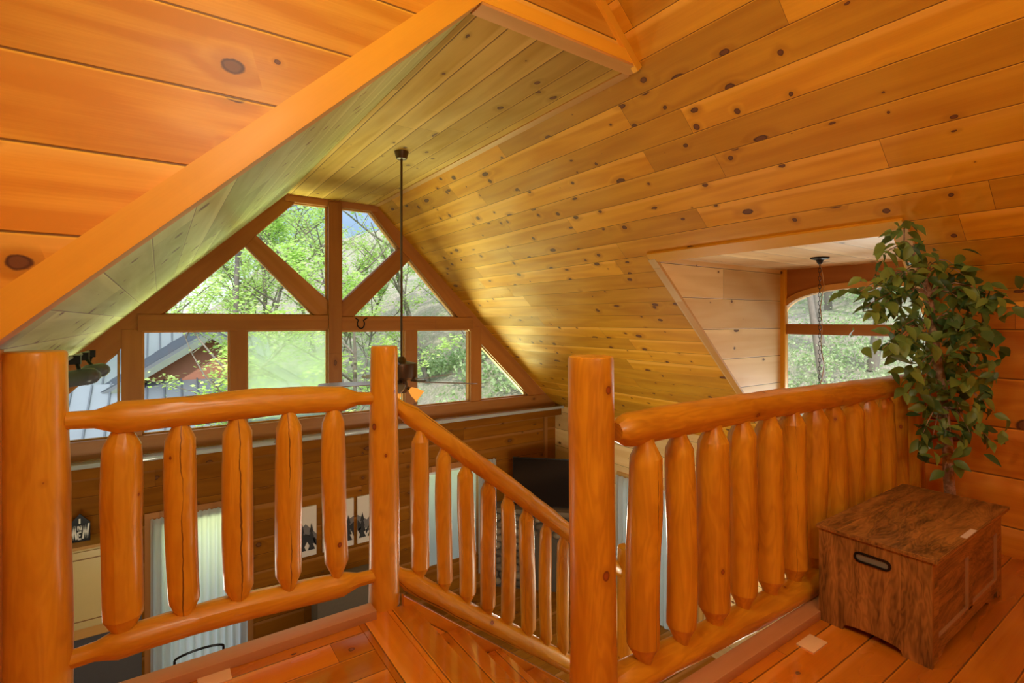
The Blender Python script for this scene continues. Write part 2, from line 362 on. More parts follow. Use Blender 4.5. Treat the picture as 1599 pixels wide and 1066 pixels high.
def tube(bm, pts, rads, seg=8, cap=True, mi=0):
    pts = [Vector(p) for p in pts]; rings = []; up = None
    for i, p in enumerate(pts):
        t = (pts[min(i + 1, len(pts) - 1)] - pts[max(i - 1, 0)]).normalized()
        if up is None: up = t.orthogonal().normalized()
        up = (up - t * up.dot(t)).normalized(); w = t.cross(up); r = rads[i] if isinstance(rads, (list, tuple)) else rads
        rings.append([bm.verts.new(p + (up * math.cos(a) + w * math.sin(a)) * r) for a in [2 * math.pi * k / seg for k in range(seg)]])
    for a, b in zip(rings, rings[1:]):
        for k in range(seg): bm.faces.new((a[k], a[(k + 1) % seg], b[(k + 1) % seg], b[k])).material_index = mi
    if cap: bm.faces.new(rings[0][::-1]).material_index = mi; bm.faces.new(rings[-1]).material_index = mi
def lathe(bm, prof, seg=24, c=(0, 0, 0), axis=None):
    q = Vector((0, 0, 1)).rotation_difference(Vector(axis)) if axis is not None else Quaternion()
    rings = []
    for r, z in prof: rings.append([bm.verts.new(Vector(c) + q @ Vector((max(r, 1e-4) * math.cos(2 * math.pi * k / seg), max(r, 1e-4) * math.sin(2 * math.pi * k / seg), z))) for k in range(seg)])
    for a, b in zip(rings, rings[1:]):
        for k in range(seg): bm.faces.new((a[k], a[(k + 1) % seg], b[(k + 1) % seg], b[k]))
    bm.faces.new(rings[0][::-1]); bm.faces.new(rings[-1])

def log(name, p0, p1, prof, mat, parent, seed=0, seg=22, wob=.03, bend=.006, roll=0.0, facet=True):
    """round log from p0 to p1; prof = [(distance along, radius)], hewn ends get flats"""
    p0 = Vector(p0); p1 = Vector(p1); L = (p1 - p0).length; bm = bmesh.new(); rings = []
    zs = []
    for (a, ra), (b, rb) in zip(prof, prof[1:]):
        k = max(1, int((b - a) / .035))
        for i in range(k): zs.append((a + (b - a) * i / k, ra + (rb - ra) * i / k))
    zs.append(prof[-1]); rmax = max(r for _, r in prof)
    for z, r in zs:
        ends = min(z, L - z); hew = facet and r < rmax * .93
        bx = bend * math.sin(z / L * math.pi * 1.3 + seed) ; by = bend * math.sin(z / L * math.pi * 1.7 + seed * 2.1)
        ring = []
        for k in range(seg):
            th = 2 * math.pi * k / seg
            rr = r * (1 + wob * noise.noise((math.cos(th) * 1.2 + seed * 5.3, math.sin(th) * 1.2, z * 4)) + wob * .5 * noise.noise((math.cos(th) * 2.5, math.sin(th) * 2.5 + seed * 3.1, z * 11)))
            if hew: rr *= 1 - .05 * (.5 + .5 * math.cos(8 * th + seed))
            elif facet: rr *= 1 - .022 * (.5 + .5 * math.cos(7 * th + seed * 2))
            ring.append(bm.verts.new((bx + rr * math.cos(th), by + rr * math.sin(th), z)))
        rings.append(ring)
    for a, b in zip(rings, rings[1:]):
        for k in range(seg): bm.faces.new((a[k], a[(k + 1) % seg], b[(k + 1) % seg], b[k]))
    bm.faces.new(rings[0][::-1]); bm.faces.new(rings[-1])
    q = Vector((0, 0, 1)).rotation_difference((p1 - p0).normalized()) @ Quaternion((0, 0, 1), roll)
    o = finish(name, bm, mat, None, smooth=True, angle=24, rot=q, loc=p0)
    if parent is not None: o.parent = parent; o.location = p0 - parent.location
    return o

# ---------------------------------------------------------------- dimensions (camera eye is the origin)
FZ = -1.40; GZ = -4.30; YG = 7.10; XE = 5.83; XW = -1.925; CX = 1.9525; K = .956; X0 = 4.253
ZF = 1.626; FL, FR = 1.356, 2.549; YW = 2.26; RIDGE = ZF + K * (FR - CX); XK = 4.15; YD0, YD1 = 1.245, 3.05; ZD = .548; XD = X0 - ZD / K
def zr(x): return K * (X0 - x)
def zl(x): return K * (X0 - (2 * CX - x))
T = .10
# ceilings
def struct(o): o['kind'] = 'structure'; return o
def slope_mesh(name, rects, zf, mat, along=(0, 1, 0), up=.09):
    bm = bmesh.new()
    for x0, x1, y0, y1 in rects:
        prism(bm, [(x0, y0, zf(x0)), (x1, y0, zf(x1)), (x1, y1, zf(x1)), (x0, y1, zf(x0))], (0, 0, up))
    fixn(bm); return struct(finish(name, bm, mat, along=along))
slope_mesh('ceiling_right_slope', [(FR, XD, YW, YG), (XD, XE, YD1, YG), (CX, XD, -1.9, YW), (XD, XK + .1, -1.9, YD0)], zr, M['roof'])
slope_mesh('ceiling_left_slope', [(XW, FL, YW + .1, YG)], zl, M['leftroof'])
struct(mbox('ceiling_flat', (FL, FR, YW + .08, YG, ZF, ZF + .08), M['flat'], (0, 1, 0)))
struct(mbox('ceiling_loft_left', (-.56, CX, -1.9, YW, RIDGE, RIDGE + .1), M['roof'], (0, 1, 0)))
# dormer
struct(mbox('ceiling_dormer', (XD - .02, XE, YD0, YD1, ZD + .02, ZD + .1), M['pale'], (1, 0, 0)))
ds = [(XD - .03, zr(XD) - .004), (XD - .03, ZD + .03), (XE, ZD + .03), (XE, zr(XE) - .02)]
struct(mprism('wall_dormer_left', [(x, YD1 - .004, z) for x, z in ds], (0, .08, 0), M['pale'], (1, 0, 0)))
struct(mprism('wall_dormer_right', [(x, YD0 + .004, z) for x, z in ds], (0, -.08, 0), M['pale'], (1, 0, 0)))
# opening trims of the dormer
tr = .055
def slab_on_slope(name, xa, xb, ya, yb, mat, along, drop=.022):
    s = math.hypot(1, K); nx, nz = K / s, 1 / s
    pts = [(xa, ya, zr(xa)), (xb, ya, zr(xb)), (xb, yb, zr(xb)), (xa, yb, zr(xa))]
    return struct(mprism(name, pts, (-nx * drop, 0, -nz * drop), mat, along))
slab_on_slope('trim_1', XD - .06, XD + .012, YD0 - .06, YD1 + .06, M['trim'], (0, 1, 0))
slab_on_slope('trim_2', XD, XE - .02, YD1 - .012, YD1 + .06, M['palettrim'], (1, 0, -K))
slab_on_slope('trim_3', XD, XE - .02, YD0 - .06, YD0 + .012, M['trim'], (1, 0, -K))
# walls of the great room
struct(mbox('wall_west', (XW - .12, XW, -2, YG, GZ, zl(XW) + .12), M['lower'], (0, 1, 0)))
ce = [(XE, XE + .12)]
def wall_y_holes(name, x, t, y0, y1, z0, z1, holes, mat):
    """wall in an X plane with rectangular holes (ya,yb,za,zb)"""
    ys = sorted({y0, y1, *[h[0] for h in holes], *[h[1] for h in holes]}); zs = sorted({z0, z1, *[h[2] for h in holes], *[h[3] for h in holes]})
    bm = bmesh.new()
    for a, b in zip(ys, ys[1:]):
        for c, d in zip(zs, zs[1:]):
            if any(h[0] <= a and b <= h[1] and h[2] <= c and d <= h[3] for h in holes): continue
            box(bm, x, x + t, a, b, c, d)
    fixn(bm); return struct(finish(name, bm, mat, along=(0, 1, 0)))
def wall_x_holes(name, y, t, x0, x1, z0, z1, holes, mat):
    xs = sorted({x0, x1, *[h[0] for h in holes], *[h[1] for h in holes]}); zs = sorted({z0, z1, *[h[2] for h in holes], *[h[3] for h in holes]})
    bm = bmesh.new()
    for a, b in zip(xs, xs[1:]):
        for c, d in zip(zs, zs[1:]):
            if any(h[0] <= a and b <= h[1] and h[2] <= c and d <= h[3] for h in holes): continue
            box(bm, a, b, y, y + t, c, d)
    fixn(bm); return struct(finish(name, bm, mat, along=(1, 0, 0)))
ZE = zr(XE)
wall_y_holes('wall_east', XE, .12, -2, YG, GZ, ZE + .1, [(4.15, 5.50, GZ, -2.40), (YD0, YD1, -1.12, ZE + .1)], M['pale'])
# dormer window wall, arched opening
ARC_C = 2.17; AW = .90; ASP = -.02; AH = .36
def arch_pts(w, h, zs, n=28, e=2.6):
    return [(ARC_C + w * s * (abs(math.cos(a)) ** (2 / e)), zs + h * (abs(math.sin(a)) ** (2 / e))) for a in [math.pi * i / n for i in range(n + 1)] for s in [1 if math.cos(a) >= 0 else -1]]
bm = bmesh.new()
outer_w = AW + .055
ap = arch_pts(outer_w, AH + .05, ASP)
for (ya, za), (yb, zb) in zip(ap, ap[1:]):
    prism(bm, [(XE, ya, za), (XE, yb, zb), (XE, yb, ZD + .1), (XE, ya, ZD + .1)], (.12, 0, 0)) if abs(ya - yb) > 1e-5 else None
box(bm, XE, XE + .12, YD0, ARC_C - outer_w, -1.12, ZD + .1); box(bm, XE, XE + .12, ARC_C + outer_w, YD1, -1.12, ZD + .1)
fixn(bm); struct(finish('wall_dormer_window', bm, M['timber'], along=(0, 1, 0)))
# arched window frame and panes
win2 = struct(empty('window_2', (XE, ARC_C, -1.1)))
bm = bmesh.new(); po = [(ARC_C + outer_w, -1.12)] + arch_pts(outer_w, AH + .05, ASP) + [(ARC_C - outer_w, -1.12)]; pi_ = [(ARC_C + AW - .01, -1.12)] + arch_pts(AW - .01, AH - .01, ASP) + [(ARC_C - AW + .01, -1.12)]
for i in range(len(po) - 1):
    a, b, c, d = po[i], po[i + 1], pi_[i + 1], pi_[i]
    if (Vector(a) - Vector(b)).length < 1e-6: continue
    prism(bm, [(XE - .02, *a), (XE - .02, *b), (XE - .02, *c), (XE - .02, *d)], (.11, 0, 0))
fixn(bm); part(win2, finish('window_frame', bm, M['palettrim'], along=(0, 0, 1)))
mbox('window_bar', (XE - .025, XE + .08, ARC_C - outer_w, ARC_C + outer_w, -.155, -.04), M['timber'], (0, 1, 0), .004, win2)
mbox('window_sill', (XE - .06, XE + .1, ARC_C - outer_w, ARC_C + outer_w, -1.16, -1.10), M['palettrim'], (0, 1, 0), .004, win2)
mbox('casing', (XE - .05, XE, YD1 - .055, YD1, -1.2, ZD + .02), M['trim'], (0, 0, 1), .003, win2)
bm = bmesh.new(); pts = [(XE + .06, *p) for p in pi_]; bm.faces.new([bm.verts.new(p) for p in pts if True][::1]); bmesh.ops.remove_doubles(bm, verts=bm.verts[:], dist=1e-5)
part(win2, finish('window_pane', bm, M['glass']))

# gable wall, lower part, with a curtained glazed door and a blinded window
DX0, DX1, DZ = -.05, .88, -2.26; BX0, BX1, BZ0, BZ1 = 3.26, 4.22, -3.75, -2.30
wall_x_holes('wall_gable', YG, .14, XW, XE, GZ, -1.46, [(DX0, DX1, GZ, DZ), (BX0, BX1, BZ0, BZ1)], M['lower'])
# upper gable: timbers and panes
win1 = struct(empty('window_1', (CX, YG, -1.45)))
GY = YG; TD = .17
def timber(name, pts, along, d=TD, y=GY, bevel=.004):
    return mprism(name, [(x, y, z) for x, z in pts], (0, d, 0), M['timber'], along, win1, bevel)
def bar(name, x0, x1, z0, z1, **k): return timber(name, [(x0, z0), (x1, z0), (x1, z1), (x0, z1)], (0, 0, 1) if z1 - z0 > x1 - x0 else (1, 0, 0), **k)
bar('mullion', 1.880, 2.055, -1.30, 1.60, y=GY - .03)
bar('crossbeam', -.20, 1.880, -.125, .068, y=GY - .012); bar('crossbeam', 2.055, 4.13, -.145, .048, y=GY - .012)
for a, b in ((-.345, -.157), (.711, .90), (2.983, 3.178), (4.093, 4.293)): bar('mullion', a, b, -1.30, -.10)
bar('window_sill', XW, XE, -1.50, -1.295, y=GY - .02, d=.19)
bar('head_beam', FL - .02, FR + .02, 1.540, ZF + .02, y=GY - .006)
# rakes: from the roof line in to the glass line
gl_l = [(1.46, 1.54), (1.0, 1.07), (.886, .93), (.033, .078), (-.345, -.31), (-1.32, -1.30)]
gl_r = [(2.474, 1.54), (2.895, 1.05), (3.065, .90), (3.86, .055), (4.293, -.383), (5.25, -1.30)]
timber('rake_beam', gl_l + [(-1.715, -1.30), (FL - .01, ZF + .005), (1.46, ZF + .005)], (1, 0, K), y=GY + .006)
timber('rake_beam', gl_r + [(5.62, -1.30), (FR + .01, ZF + .005), (2.474, ZF + .005)], (1, 0, -K), y=GY + .006)
timber('brace', [(1.0, 1.07), (.886, .93), (1.70, .068), (1.88, .068), (1.88, .27)], (1, 0, -1), y=GY + .012)
timber('brace', [(2.895, 1.05), (3.065, .90), (2.22, .048), (2.055, .048), (2.055, .237)], (1, 0, 1), y=GY + .012)
# thin bright inner stops along the braces are part of the panes' frames
panes = {'a': [(1.875, 1.55), (1.45, 1.55), (.98, 1.07), (1.875, .25)], 'b': [(2.06, 1.55), (2.48, 1.55), (2.91, 1.05), (2.06, .22)],
         'c': [(.886, .95), (1.72, .06), (.01, .06)], 'd': [(3.065, .92), (3.88, .04), (2.20, .04)],
         'e': [(-.36, -.32), (-.36, -1.3), (-1.33, -1.3)], 'f': [(-.16, -.12), (-.16, -1.3), (.715, -1.3), (.715, -.12)],
         'g': [(.895, -.12), (.895, -1.3), (1.885, -1.3), (1.885, -.12)], 'h': [(2.05, -.14), (2.05, -1.3), (2.99, -1.3), (2.99, -.14)],
         'i': [(3.17, -.14), (3.17, -1.3), (4.10, -1.3), (4.10, -.14)], 'j': [(4.285, -.37), (4.285, -1.3), (5.27, -1.3)]}
for k, p in panes.items():
    bm = bmesh.new(); bm.faces.new([bm.verts.new((x, GY + .09, z)) for x, z in p])
    o = part(win1, finish('window_pane', bm, M['fogglass'] if k == 'g' else M['glass']))
    if k == 'g': o['label'] = 'fogged pale green pane'
    # narrow light stop round the glass
    bm = bmesh.new(); c = sum((Vector((x, 0, z)) for x, z in p), Vector()) / len(p); q = [Vector((x, GY + .055, z)) for x, z in p]
    ins = []
    n_ = len(q)
    for i in range(n_):
        a, b, d = q[i - 1], q[i], q[(i + 1) % n_]; e1 = (b - a).normalized(); e2 = (d - b).normalized()
        n1 = Vector((-e1.z, 0, e1.x)); n2 = Vector((-e2.z, 0, e2.x)); cc_ = Vector((c.x, b.y, c.z))
        if n1.dot(cc_ - b) < 0: n1 = -n1
        if n2.dot(cc_ - b) < 0: n2 = -n2
        m = (n1 + n2); m = m / max(.15, m.dot(n1)); ins.append(b + m * .022)
    for i in range(n_): prism(bm, [q[i], q[(i + 1) % n_], ins[(i + 1) % n_], ins[i]], (0, .03, 0))
    fixn(bm); part(win1, finish('glazing_stop', bm, M['palettrim'], along=(1, 0, 0)))
# horseshoe-shaped brand mark burnt into the crossbeam
bm = bmesh.new(); hp = [Vector((2.32 + .055 * math.cos(a), GY - .016, -.045 + .06 * math.sin(a))) for a in [math.radians(t) for t in range(-240, 61, 15)]]
hp = [Vector((2.24, GY - .016, .035))] + hp[::-1][:0] + [Vector((2.32 + .05 * math.cos(math.radians(t)), GY - .016, -.05 + .062 * math.sin(math.radians(t)))) for t in range(130, 411, 14)] + [Vector((2.41, GY - .016, .035))]
tube(bm, hp, .009, 6); part(win1, finish('horseshoe_mark', bm, M['black']))
# ledge under the window
M['ledge'] = pine('polished_ledge_sky_sheen', 1.7, (.50, .56, .60), (.40, .46, .52), board_len=9, knot=.01, groove=.0001, rough=.12, coat=1, coat_rough=.05)  # grey-blue base colour stands in for sky reflected on the ledge
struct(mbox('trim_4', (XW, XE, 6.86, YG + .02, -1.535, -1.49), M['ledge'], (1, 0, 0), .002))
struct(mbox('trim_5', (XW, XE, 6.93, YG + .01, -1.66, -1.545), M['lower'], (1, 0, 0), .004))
struct(mbox('trim_6', (5.56, 5.63, YG - .03, YG, -2.9, -1.68), M['timber'], (0, 0, 1)))
struct(mbox('floor_great_room', (XW, XE, -2, YG, GZ - .1, GZ), M['lower'], (1, 0, 0)))

# door_1: glazed door behind a sheer curtain in the gable wall
def casing(name, x0, x1, z0, z1, parent, y=YG, w=.085, mat=None):
    bm = bmesh.new()
    box(bm, x0 - w, x0, y - .03, y, z0, z1 + w); box(bm, x1, x1 + w, y - .03, y, z0, z1 + w); box(bm, x0, x1, y - .03, y, z1, z1 + w)
    fixn(bm); return part(parent, finish(name, bm, mat or M['timber'], along=(0, 0, 1)))
d1 = struct(empty('door_1', (.4, YG, GZ))); casing('door_casing', DX0, DX1, GZ, DZ, d1)
bm = bmesh.new(); box(bm, DX0, DX0 + .1, YG + .04, YG + .09, GZ, DZ); box(bm, DX1 - .1, DX1, YG + .04, YG + .09, GZ, DZ); box(bm, DX0 + .1, DX1 - .1, YG + .04, YG + .09, DZ - .1, DZ); box(bm, DX0 + .1, DX1 - .1, YG + .04, YG + .09, GZ, GZ + .25)
fixn(bm); part(d1, finish('door_frame', bm, M['white']))
bm = bmesh.new(); bm.faces.new([bm.verts.new(p) for p in ((DX0 + .1, YG + .07, GZ + .25), (DX1 - .1, YG + .07, GZ + .25), (DX1 - .1, YG + .07, DZ - .1), (DX0 + .1, YG + .07, DZ - .1))]); part(d1, finish('door_pane', bm, M['glass']))
def curtain(name, p0, p1, z0, z1, folds, amp=.022, ruffle=True, seed=0):
    p0 = Vector(p0); p1 = Vector(p1); t = (p1 - p0); L = t.length; t.normalize(); nrm = Vector((-t.y, t.x)); bm = bmesh.new(); rows = []; nu = folds * 8
    zs = [z1, z1 - .03, z1 - .05, z1 - .07] + [z1 - .07 - (z1 - .07 - z0) * k / 8 for k in range(1, 9)]
    for j, z in enumerate(zs):
        row = []
        for i in range(nu + 1):
            s = i / nu; a = amp * (.5 if j < 3 else 1) * (math.sin(s * folds * 2 * math.pi + .8 * math.sin(s * 9 + seed)) + .35 * math.sin(s * folds * 4.3 * math.pi + seed + z * .8))
            p = p0 + t * (L * s) + nrm * a; row.append(bm.verts.new((p.x, p.y, z + (.006 * math.sin(s * folds * 12) if j == 0 else 0))))
        rows.append(row)
    for a, b in zip(rows, rows[1:]):
        for i in range(nu): bm.faces.new((a[i], a[i + 1], b[i + 1], b[i]))
    return finish(name, bm, M['curtain'], smooth=True, angle=180)
tag(curtain('door_curtain', (DX0 - .03, YG - .06), (DX1 + .02, YG - .06), GZ + .05, DZ + .02, 11), 'long sheer white curtain over the glazed door beside the cabinets', 'curtain')
# window_3: blinds on the gable wall by the fireplace
w3 = struct(empty('window_3', (3.74, YG, BZ0))); casing('window_casing', BX0, BX1, BZ0, BZ1, w3)
bm = bmesh.new(); bm.faces.new([bm.verts.new(p) for p in ((BX0, YG + .1, BZ0), (BX1, YG + .1, BZ0), (BX1, YG + .1, BZ1), (BX0, YG + .1, BZ1))]); part(w3, finish('window_pane', bm, M['glass']))
bl = empty('window_blind', (3.74, YG + .03, BZ1)); tag(bl, 'white slatted blind in the lower window left of the fireplace', 'blind')
M['blindw'] = curtain_mat(); M['blindw'].name = 'blind_slats'
mbox('headrail', (BX0 + .01, BX1 - .01, YG + .01, YG + .06, BZ1 - .045, BZ1 - .005), M['white'], (1, 0, 0), 0, bl)
bm = bmesh.new(); z = BZ1 - .06
while z > BZ0 + .03:
    prism(bm, [(BX0 + .012, YG + .03, z), (BX1 - .012, YG + .03, z), (BX1 - .012, YG + .038, z - .03), (BX0 + .012, YG + .038, z - .03)], (0, 0, .0015)); z -= .026
fixn(bm); o = part(bl, finish('slats', bm, M['blindw']))
tag(curtain('window_curtain', (BX1 - .02, YG - .06), (BX1 + .32, YG - .06), BZ0 - .3, BZ1 + .05, 5), 'narrow white curtain hanging right of the lower blind', 'curtain')
# door_2: east glazed door with sheer curtain
d2 = struct(empty('door_2', (XE, 4.8, GZ)))
bm = bmesh.new(); box(bm, XE - .03, XE, 4.07, 4.15, GZ, -2.32); box(bm, XE - .03, XE, 5.50, 5.58, GZ, -2.32); box(bm, XE - .03, XE, 4.15, 5.5, -2.4, -2.32); fixn(bm); part(d2, finish('door_casing', bm, M['palettrim'], along=(0, 0, 1)))
bm = bmesh.new(); bm.faces.new([bm.verts.new(p) for p in ((XE + .07, 4.15, GZ), (XE + .07, 5.5, GZ), (XE + .07, 5.5, -2.4), (XE + .07, 4.15, -2.4))]); part(d2, finish('door_pane', bm, M['glass']))
tag(curtain('door_curtain', (XE - .07, 4.12), (XE - .07, 5.56), GZ + .05, -2.36, 15), 'sheer white curtain on the east door seen behind the right balusters', 'curtain')

# ---------------------------------------------------------------- loft walls and trims
wl = [(-.56, zl(-.56)), (FL, ZF), (FR, ZF), (CX, RIDGE), (-.56, RIDGE)]
struct(mprism('wall_loft_front', [(x, YW, z) for x, z in wl], (0, .1, 0), M['wall'], (1, 0, 0)))
s_ = math.hypot(1, K); nx, nz = -K / s_, 1 / s_
tw = .115
# raking trim on the cut edge of that wall, its top level piece and the short raking return
e0 = Vector((-.56, 0, zl(-.56))); e1 = Vector((FL, 0, ZF)); nn = Vector((nx, 0, nz))
def ring_trim(name, a, b, n, w, y0, y1, mat, ext0=0, ext1=0):
    t = (b - a).normalized(); a = a - t * ext0; b = b + t * ext1
    return struct(mprism(name, [(p.x, y0, p.z) for p in (a, b, b + n * w, a + n * w)], (0, y1 - y0, 0), mat, tuple(t)))
ring_trim('trim_7', e0, e1, nn, tw, YW - .022, YW + .01, M['trim'], 0, .03)
ring_trim('trim_8', Vector((FL - .01, 0, ZF)), Vector((FR, 0, ZF)), Vector((0, 0, 1)), .075, YW - .024, YW + .01, M['trim'], 0, -.03)
ring_trim('trim_9', Vector((CX, 0, RIDGE)), Vector((FR, 0, ZF)), Vector((-K / s_, 0, -1 / s_)), .055, YW - .028, YW + .01, M['trim'])
# brown soffit liners under the cut edge
struct(mprism('trim_10', [(-.56, YW - .02, zl(-.56)), (FL, YW - .02, ZF), (FL, YW + .11, ZF), (-.56, YW + .11, zl(-.56))], (-nx * -.012, 0, -nz * .012), M['palettrim'], (1, 0, K)))
struct(mbox('trim_11', (FL, FR, YW - .02, YW + .085, ZF - .014, ZF), M['palettrim'], (1, 0, 0)))
slb = (FR - .06, FR)
struct(mprism('trim_12', [(FR - .05, YW + .085, ZF), (FR + .012, YW + .085, zr(FR + .012)), (FR + .012, YG, zr(FR + .012)), (FR - .05, YG, ZF)], (0, 0, -.008), M['palettrim'], (0, 1, 0)))
struct(mbox('wall_loft_left', (-.56, -.455, -1.9, YW + .11, FZ - .3, RIDGE), M['wall'], (0, 1, 0)))
struct(mbox('trim_13', (-.47, -.432, YW + .06, YW + .14, FZ - .3, zl(-.45)), M['palettrim'], (0, 0, 1)))
struct(mbox('wall_loft_back', (-.56, XK + .1, -2.0, -1.9, FZ - .3, RIDGE + .1), M['wall'], (1, 0, 0)))
struct(mbox('wall_knee', (XK, XK + .1, -1.9, YD0 - .01, FZ - .3, zr(XK) + .05), M['knee'], (0, 1, 0)))
struct(mbox('trim_18', (4.125, 4.215, YD0 - .012, YD0 + .10, FZ - .3, -.44), M['knee'], (0, 0, 1), .006))
struct(mbox('trim_14', (XK - .015, XK, -1.9, YD0, zr(XK) - .02, zr(XK) + .012), M['trim'], (0, 1, 0)))
# loft floor: planks along X left and right of the stairwell, three planks across at the stair head
YK = 1.23
bm = bmesh.new(); box(bm, -.46, .755, YK, 2.42, FZ - .04, FZ); box(bm, -.46, XK, -1.9, YK, FZ - .04, FZ)
fixn(bm); struct(finish('floor', bm, M['floor'], along=(1, 0, 0)))
bm = bmesh.new(); box(bm, .757, .902, YK, 2.42, FZ - .04, FZ + .001); box(bm, .904, 1.03, YK, 2.38, FZ - .04, FZ + .001)
fixn(bm); struct(finish('floor_stair_head', bm, M['floor'], along=(0, 1, 0)))
struct(mbox('floor_fascia_north', (-.46, 1.03, 2.40, 2.43, FZ - .32, FZ - .041), M['timber'], (1, 0, 0)))
struct(mbox('floor_fascia_south', (1.03, XK, YK - .001, YK + .02, FZ - .32, FZ - .041), M['lower'], (1, 0, 0)))
struct(mbox('floor_fascia_stair', (.99, 1.015, YK, 2.38, FZ - .2, FZ - .041), M['timber'], (0, 1, 0)))
struct(mbox('ceiling_under_loft', (-.46, XK, -1.9, YK, FZ - .33, FZ - .3), M['pale'], (1, 0, 0)))
struct(mbox('trim_15', (-.455, .84, 2.335, 2.425, FZ, FZ + .04), M['kerb'], (1, 0, 0), .004))
struct(mbox('trim_16', (1.10, XK, 1.155, 1.232, FZ, FZ + .04), M['kerb'], (1, 0, 0), .004))
# stairs
st = struct(empty('stair', (1.03, 1.8, -4.0)))
RUN, RISE = .247, .2
for i in range(8):
    x = 1.03 + RUN * i; z = FZ - RISE * (i + 1)
    mbox('tread', (x - .0, x + RUN + .025, YK + .005, 2.36, z - .035, z), M['floor'], (0, 1, 0), .006, st)
    mbox('riser', (x + .0, x + .018, YK + .005, 2.36, z, z + RISE - .036), M['floor'], (0, 1, 0), 0, st)
def stringer(y0, y1):
    return mprism('stringer', [(.985, y0, -1.345), (3.03, y0, -1.345 - RISE / RUN * 2.045), (3.03, y0, -3.45), (2.85, y0, -3.45), (.985, y0, -1.95)], (0, y1 - y0, 0), M['floor'], (1, 0, -.8), st, .002)
stringer(2.362, 2.392)
struct(mbox('floor_landing', (3.0, 4.1, YK, 2.4, -3.05, -2.99), M['floor'], (0, 1, 0)))

# ---------------------------------------------------------------- railings
def BAL(L, r, e=.05, n=None):
    n = n or r * .46
    return [(0, n * .9), (.022, n), (.022 + e, r * .99), (L * .35, r * 1.03), (L * .7, r * 1.05), (L - e - .022, r * .97), (L - .022, n), (L, n * .9)]
def post(name, x, y, z0, z1, r, label, mat, seed, top=.97):
    L = z1 - z0
    o = log(name, (x, y, z0), (x, y, z1), [(0, r * 1.06), (L * .3, r * 1.04), (L * .6, r), (L - .014, r * top), (L - .004, r * top * .97), (L, r * top * .9)], mat, None, seed, 32, .035, .004, roll=seed, facet=False)
    return tag(o, label, 'post')
post('newel_post', -.355, 2.43, FZ - .3, -.108, .093, 'thick round log newel post at the far left end of the loft railing', M['logP'], 1)
post('newel_post', .912, 2.437, FZ + .0015, -.126, .070, 'round log newel post where the loft railing turns down the stairs', M['logP'], 2, .93)
post('newel_post', 1.242, 1.312, FZ - .55, -.124, .079, 'large round log newel post standing before the stair opening beside the right railing', M['logR'], 3, 1.0)
post('newel_post', 2.62, 2.44, -3.1, -1.54, .06, 'short log newel post at the foot of the stair rail behind the right balusters', M['logP'], 4)
# left railing
r1 = empty('log_railing', (.28, 2.43, FZ)); tag(r1, 'log railing with five stout balusters across the left loft edge', 'railing')
def rail(p, a, b, r, seed, mat, tl=.10, tr=.10, n=.032):
    L = (Vector(b) - Vector(a)).length
    prof = [(0, n), (tl * .8, n * 1.05), (tl * .8 + .07, r)] if tl else [(0, r * .55), (.03, r * .85), (.07, r)]
    prof += [(L * .5, r * 1.04)]
    prof += [(L - tr * .8 - .07, r), (L - tr * .8, n * 1.05), (L, n)] if tr else [(L - .05, r), (L, r)]
    return prof
def add_rail(nm, par, a, b, r, seed, mat, tl=.1, tr=.1, roll=0.0):
    return log(nm, a, b, rail(par, a, b, r, seed, mat, tl, tr), mat, par, seed, 24, .08, .012, roll=roll)
Y1 = 2.43
add_rail('top_rail', r1, (-.275, Y1, -.352), (.86, Y1, -.375),   .060, 11, M['log'], roll=1.3)
add_rail('bottom_rail', r1, (-.275, Y1, -1.222), (.86, Y1, -1.228), .055, 12, M['log'], roll=1.9)
for i, (x, r, dx) in enumerate(((-.117, .064, .006), (.073, .055, .008), (.271, .057, .010), (.469, .055, .010), (.668, .053, .012))):
    a = Vector((x + dx, Y1, -1.205)); b = Vector((x - .002, Y1, -.385)); L = (b - a).length
    log('baluster', a, b, BAL(L, r, .065), M['log'], r1, 20 + i, 20, .045, .005, roll=[2.6, .05, .12, .0, 2.8][i] - .08)
# stair railing
r2 = empty('stair_railing', (1.6, 2.43, -2.4)); tag(r2, 'sloping log railing going down the stairs behind the loft post', 'railing')
sl = -.797
def mz(x): return -.421 + sl * (x - .971)
def bz(x): return -1.296 + (-2.186 + 1.296) / (2.129 - 1.018) * (x - 1.018)
add_rail('top_rail', r2, (.955, Y1 + .005, mz(.955) + .01), (2.60, Y1, mz(2.60)), .049, 31, M['log'], .07, .07, roll=-.9)
add_rail('bottom_rail', r2, (.96, Y1 + .005, bz(.96) + .02), (2.60, Y1, bz(2.60)), .050, 32, M['log'], .07, .07, roll=1.0)
for i in range(11):
    x = 1.098 + .1365 * i
    a = Vector((x + .006, Y1, bz(x) + .03)); b = Vector((x, Y1, mz(x) - .03)); L = (b - a).length; r = (.046, .042, .045, .044, .041, .045, .038, .038, .04, .04, .04)[i]
    log('baluster', a, b, BAL(L, r, .045), M['log'] if i < 3 else M['logR'], r2, 40 + i, 18, .05, .004, roll=math.pi + [.5, -2, .6, 2, 1.5, 2.2, 1, 2, 1, 1, 1][i])
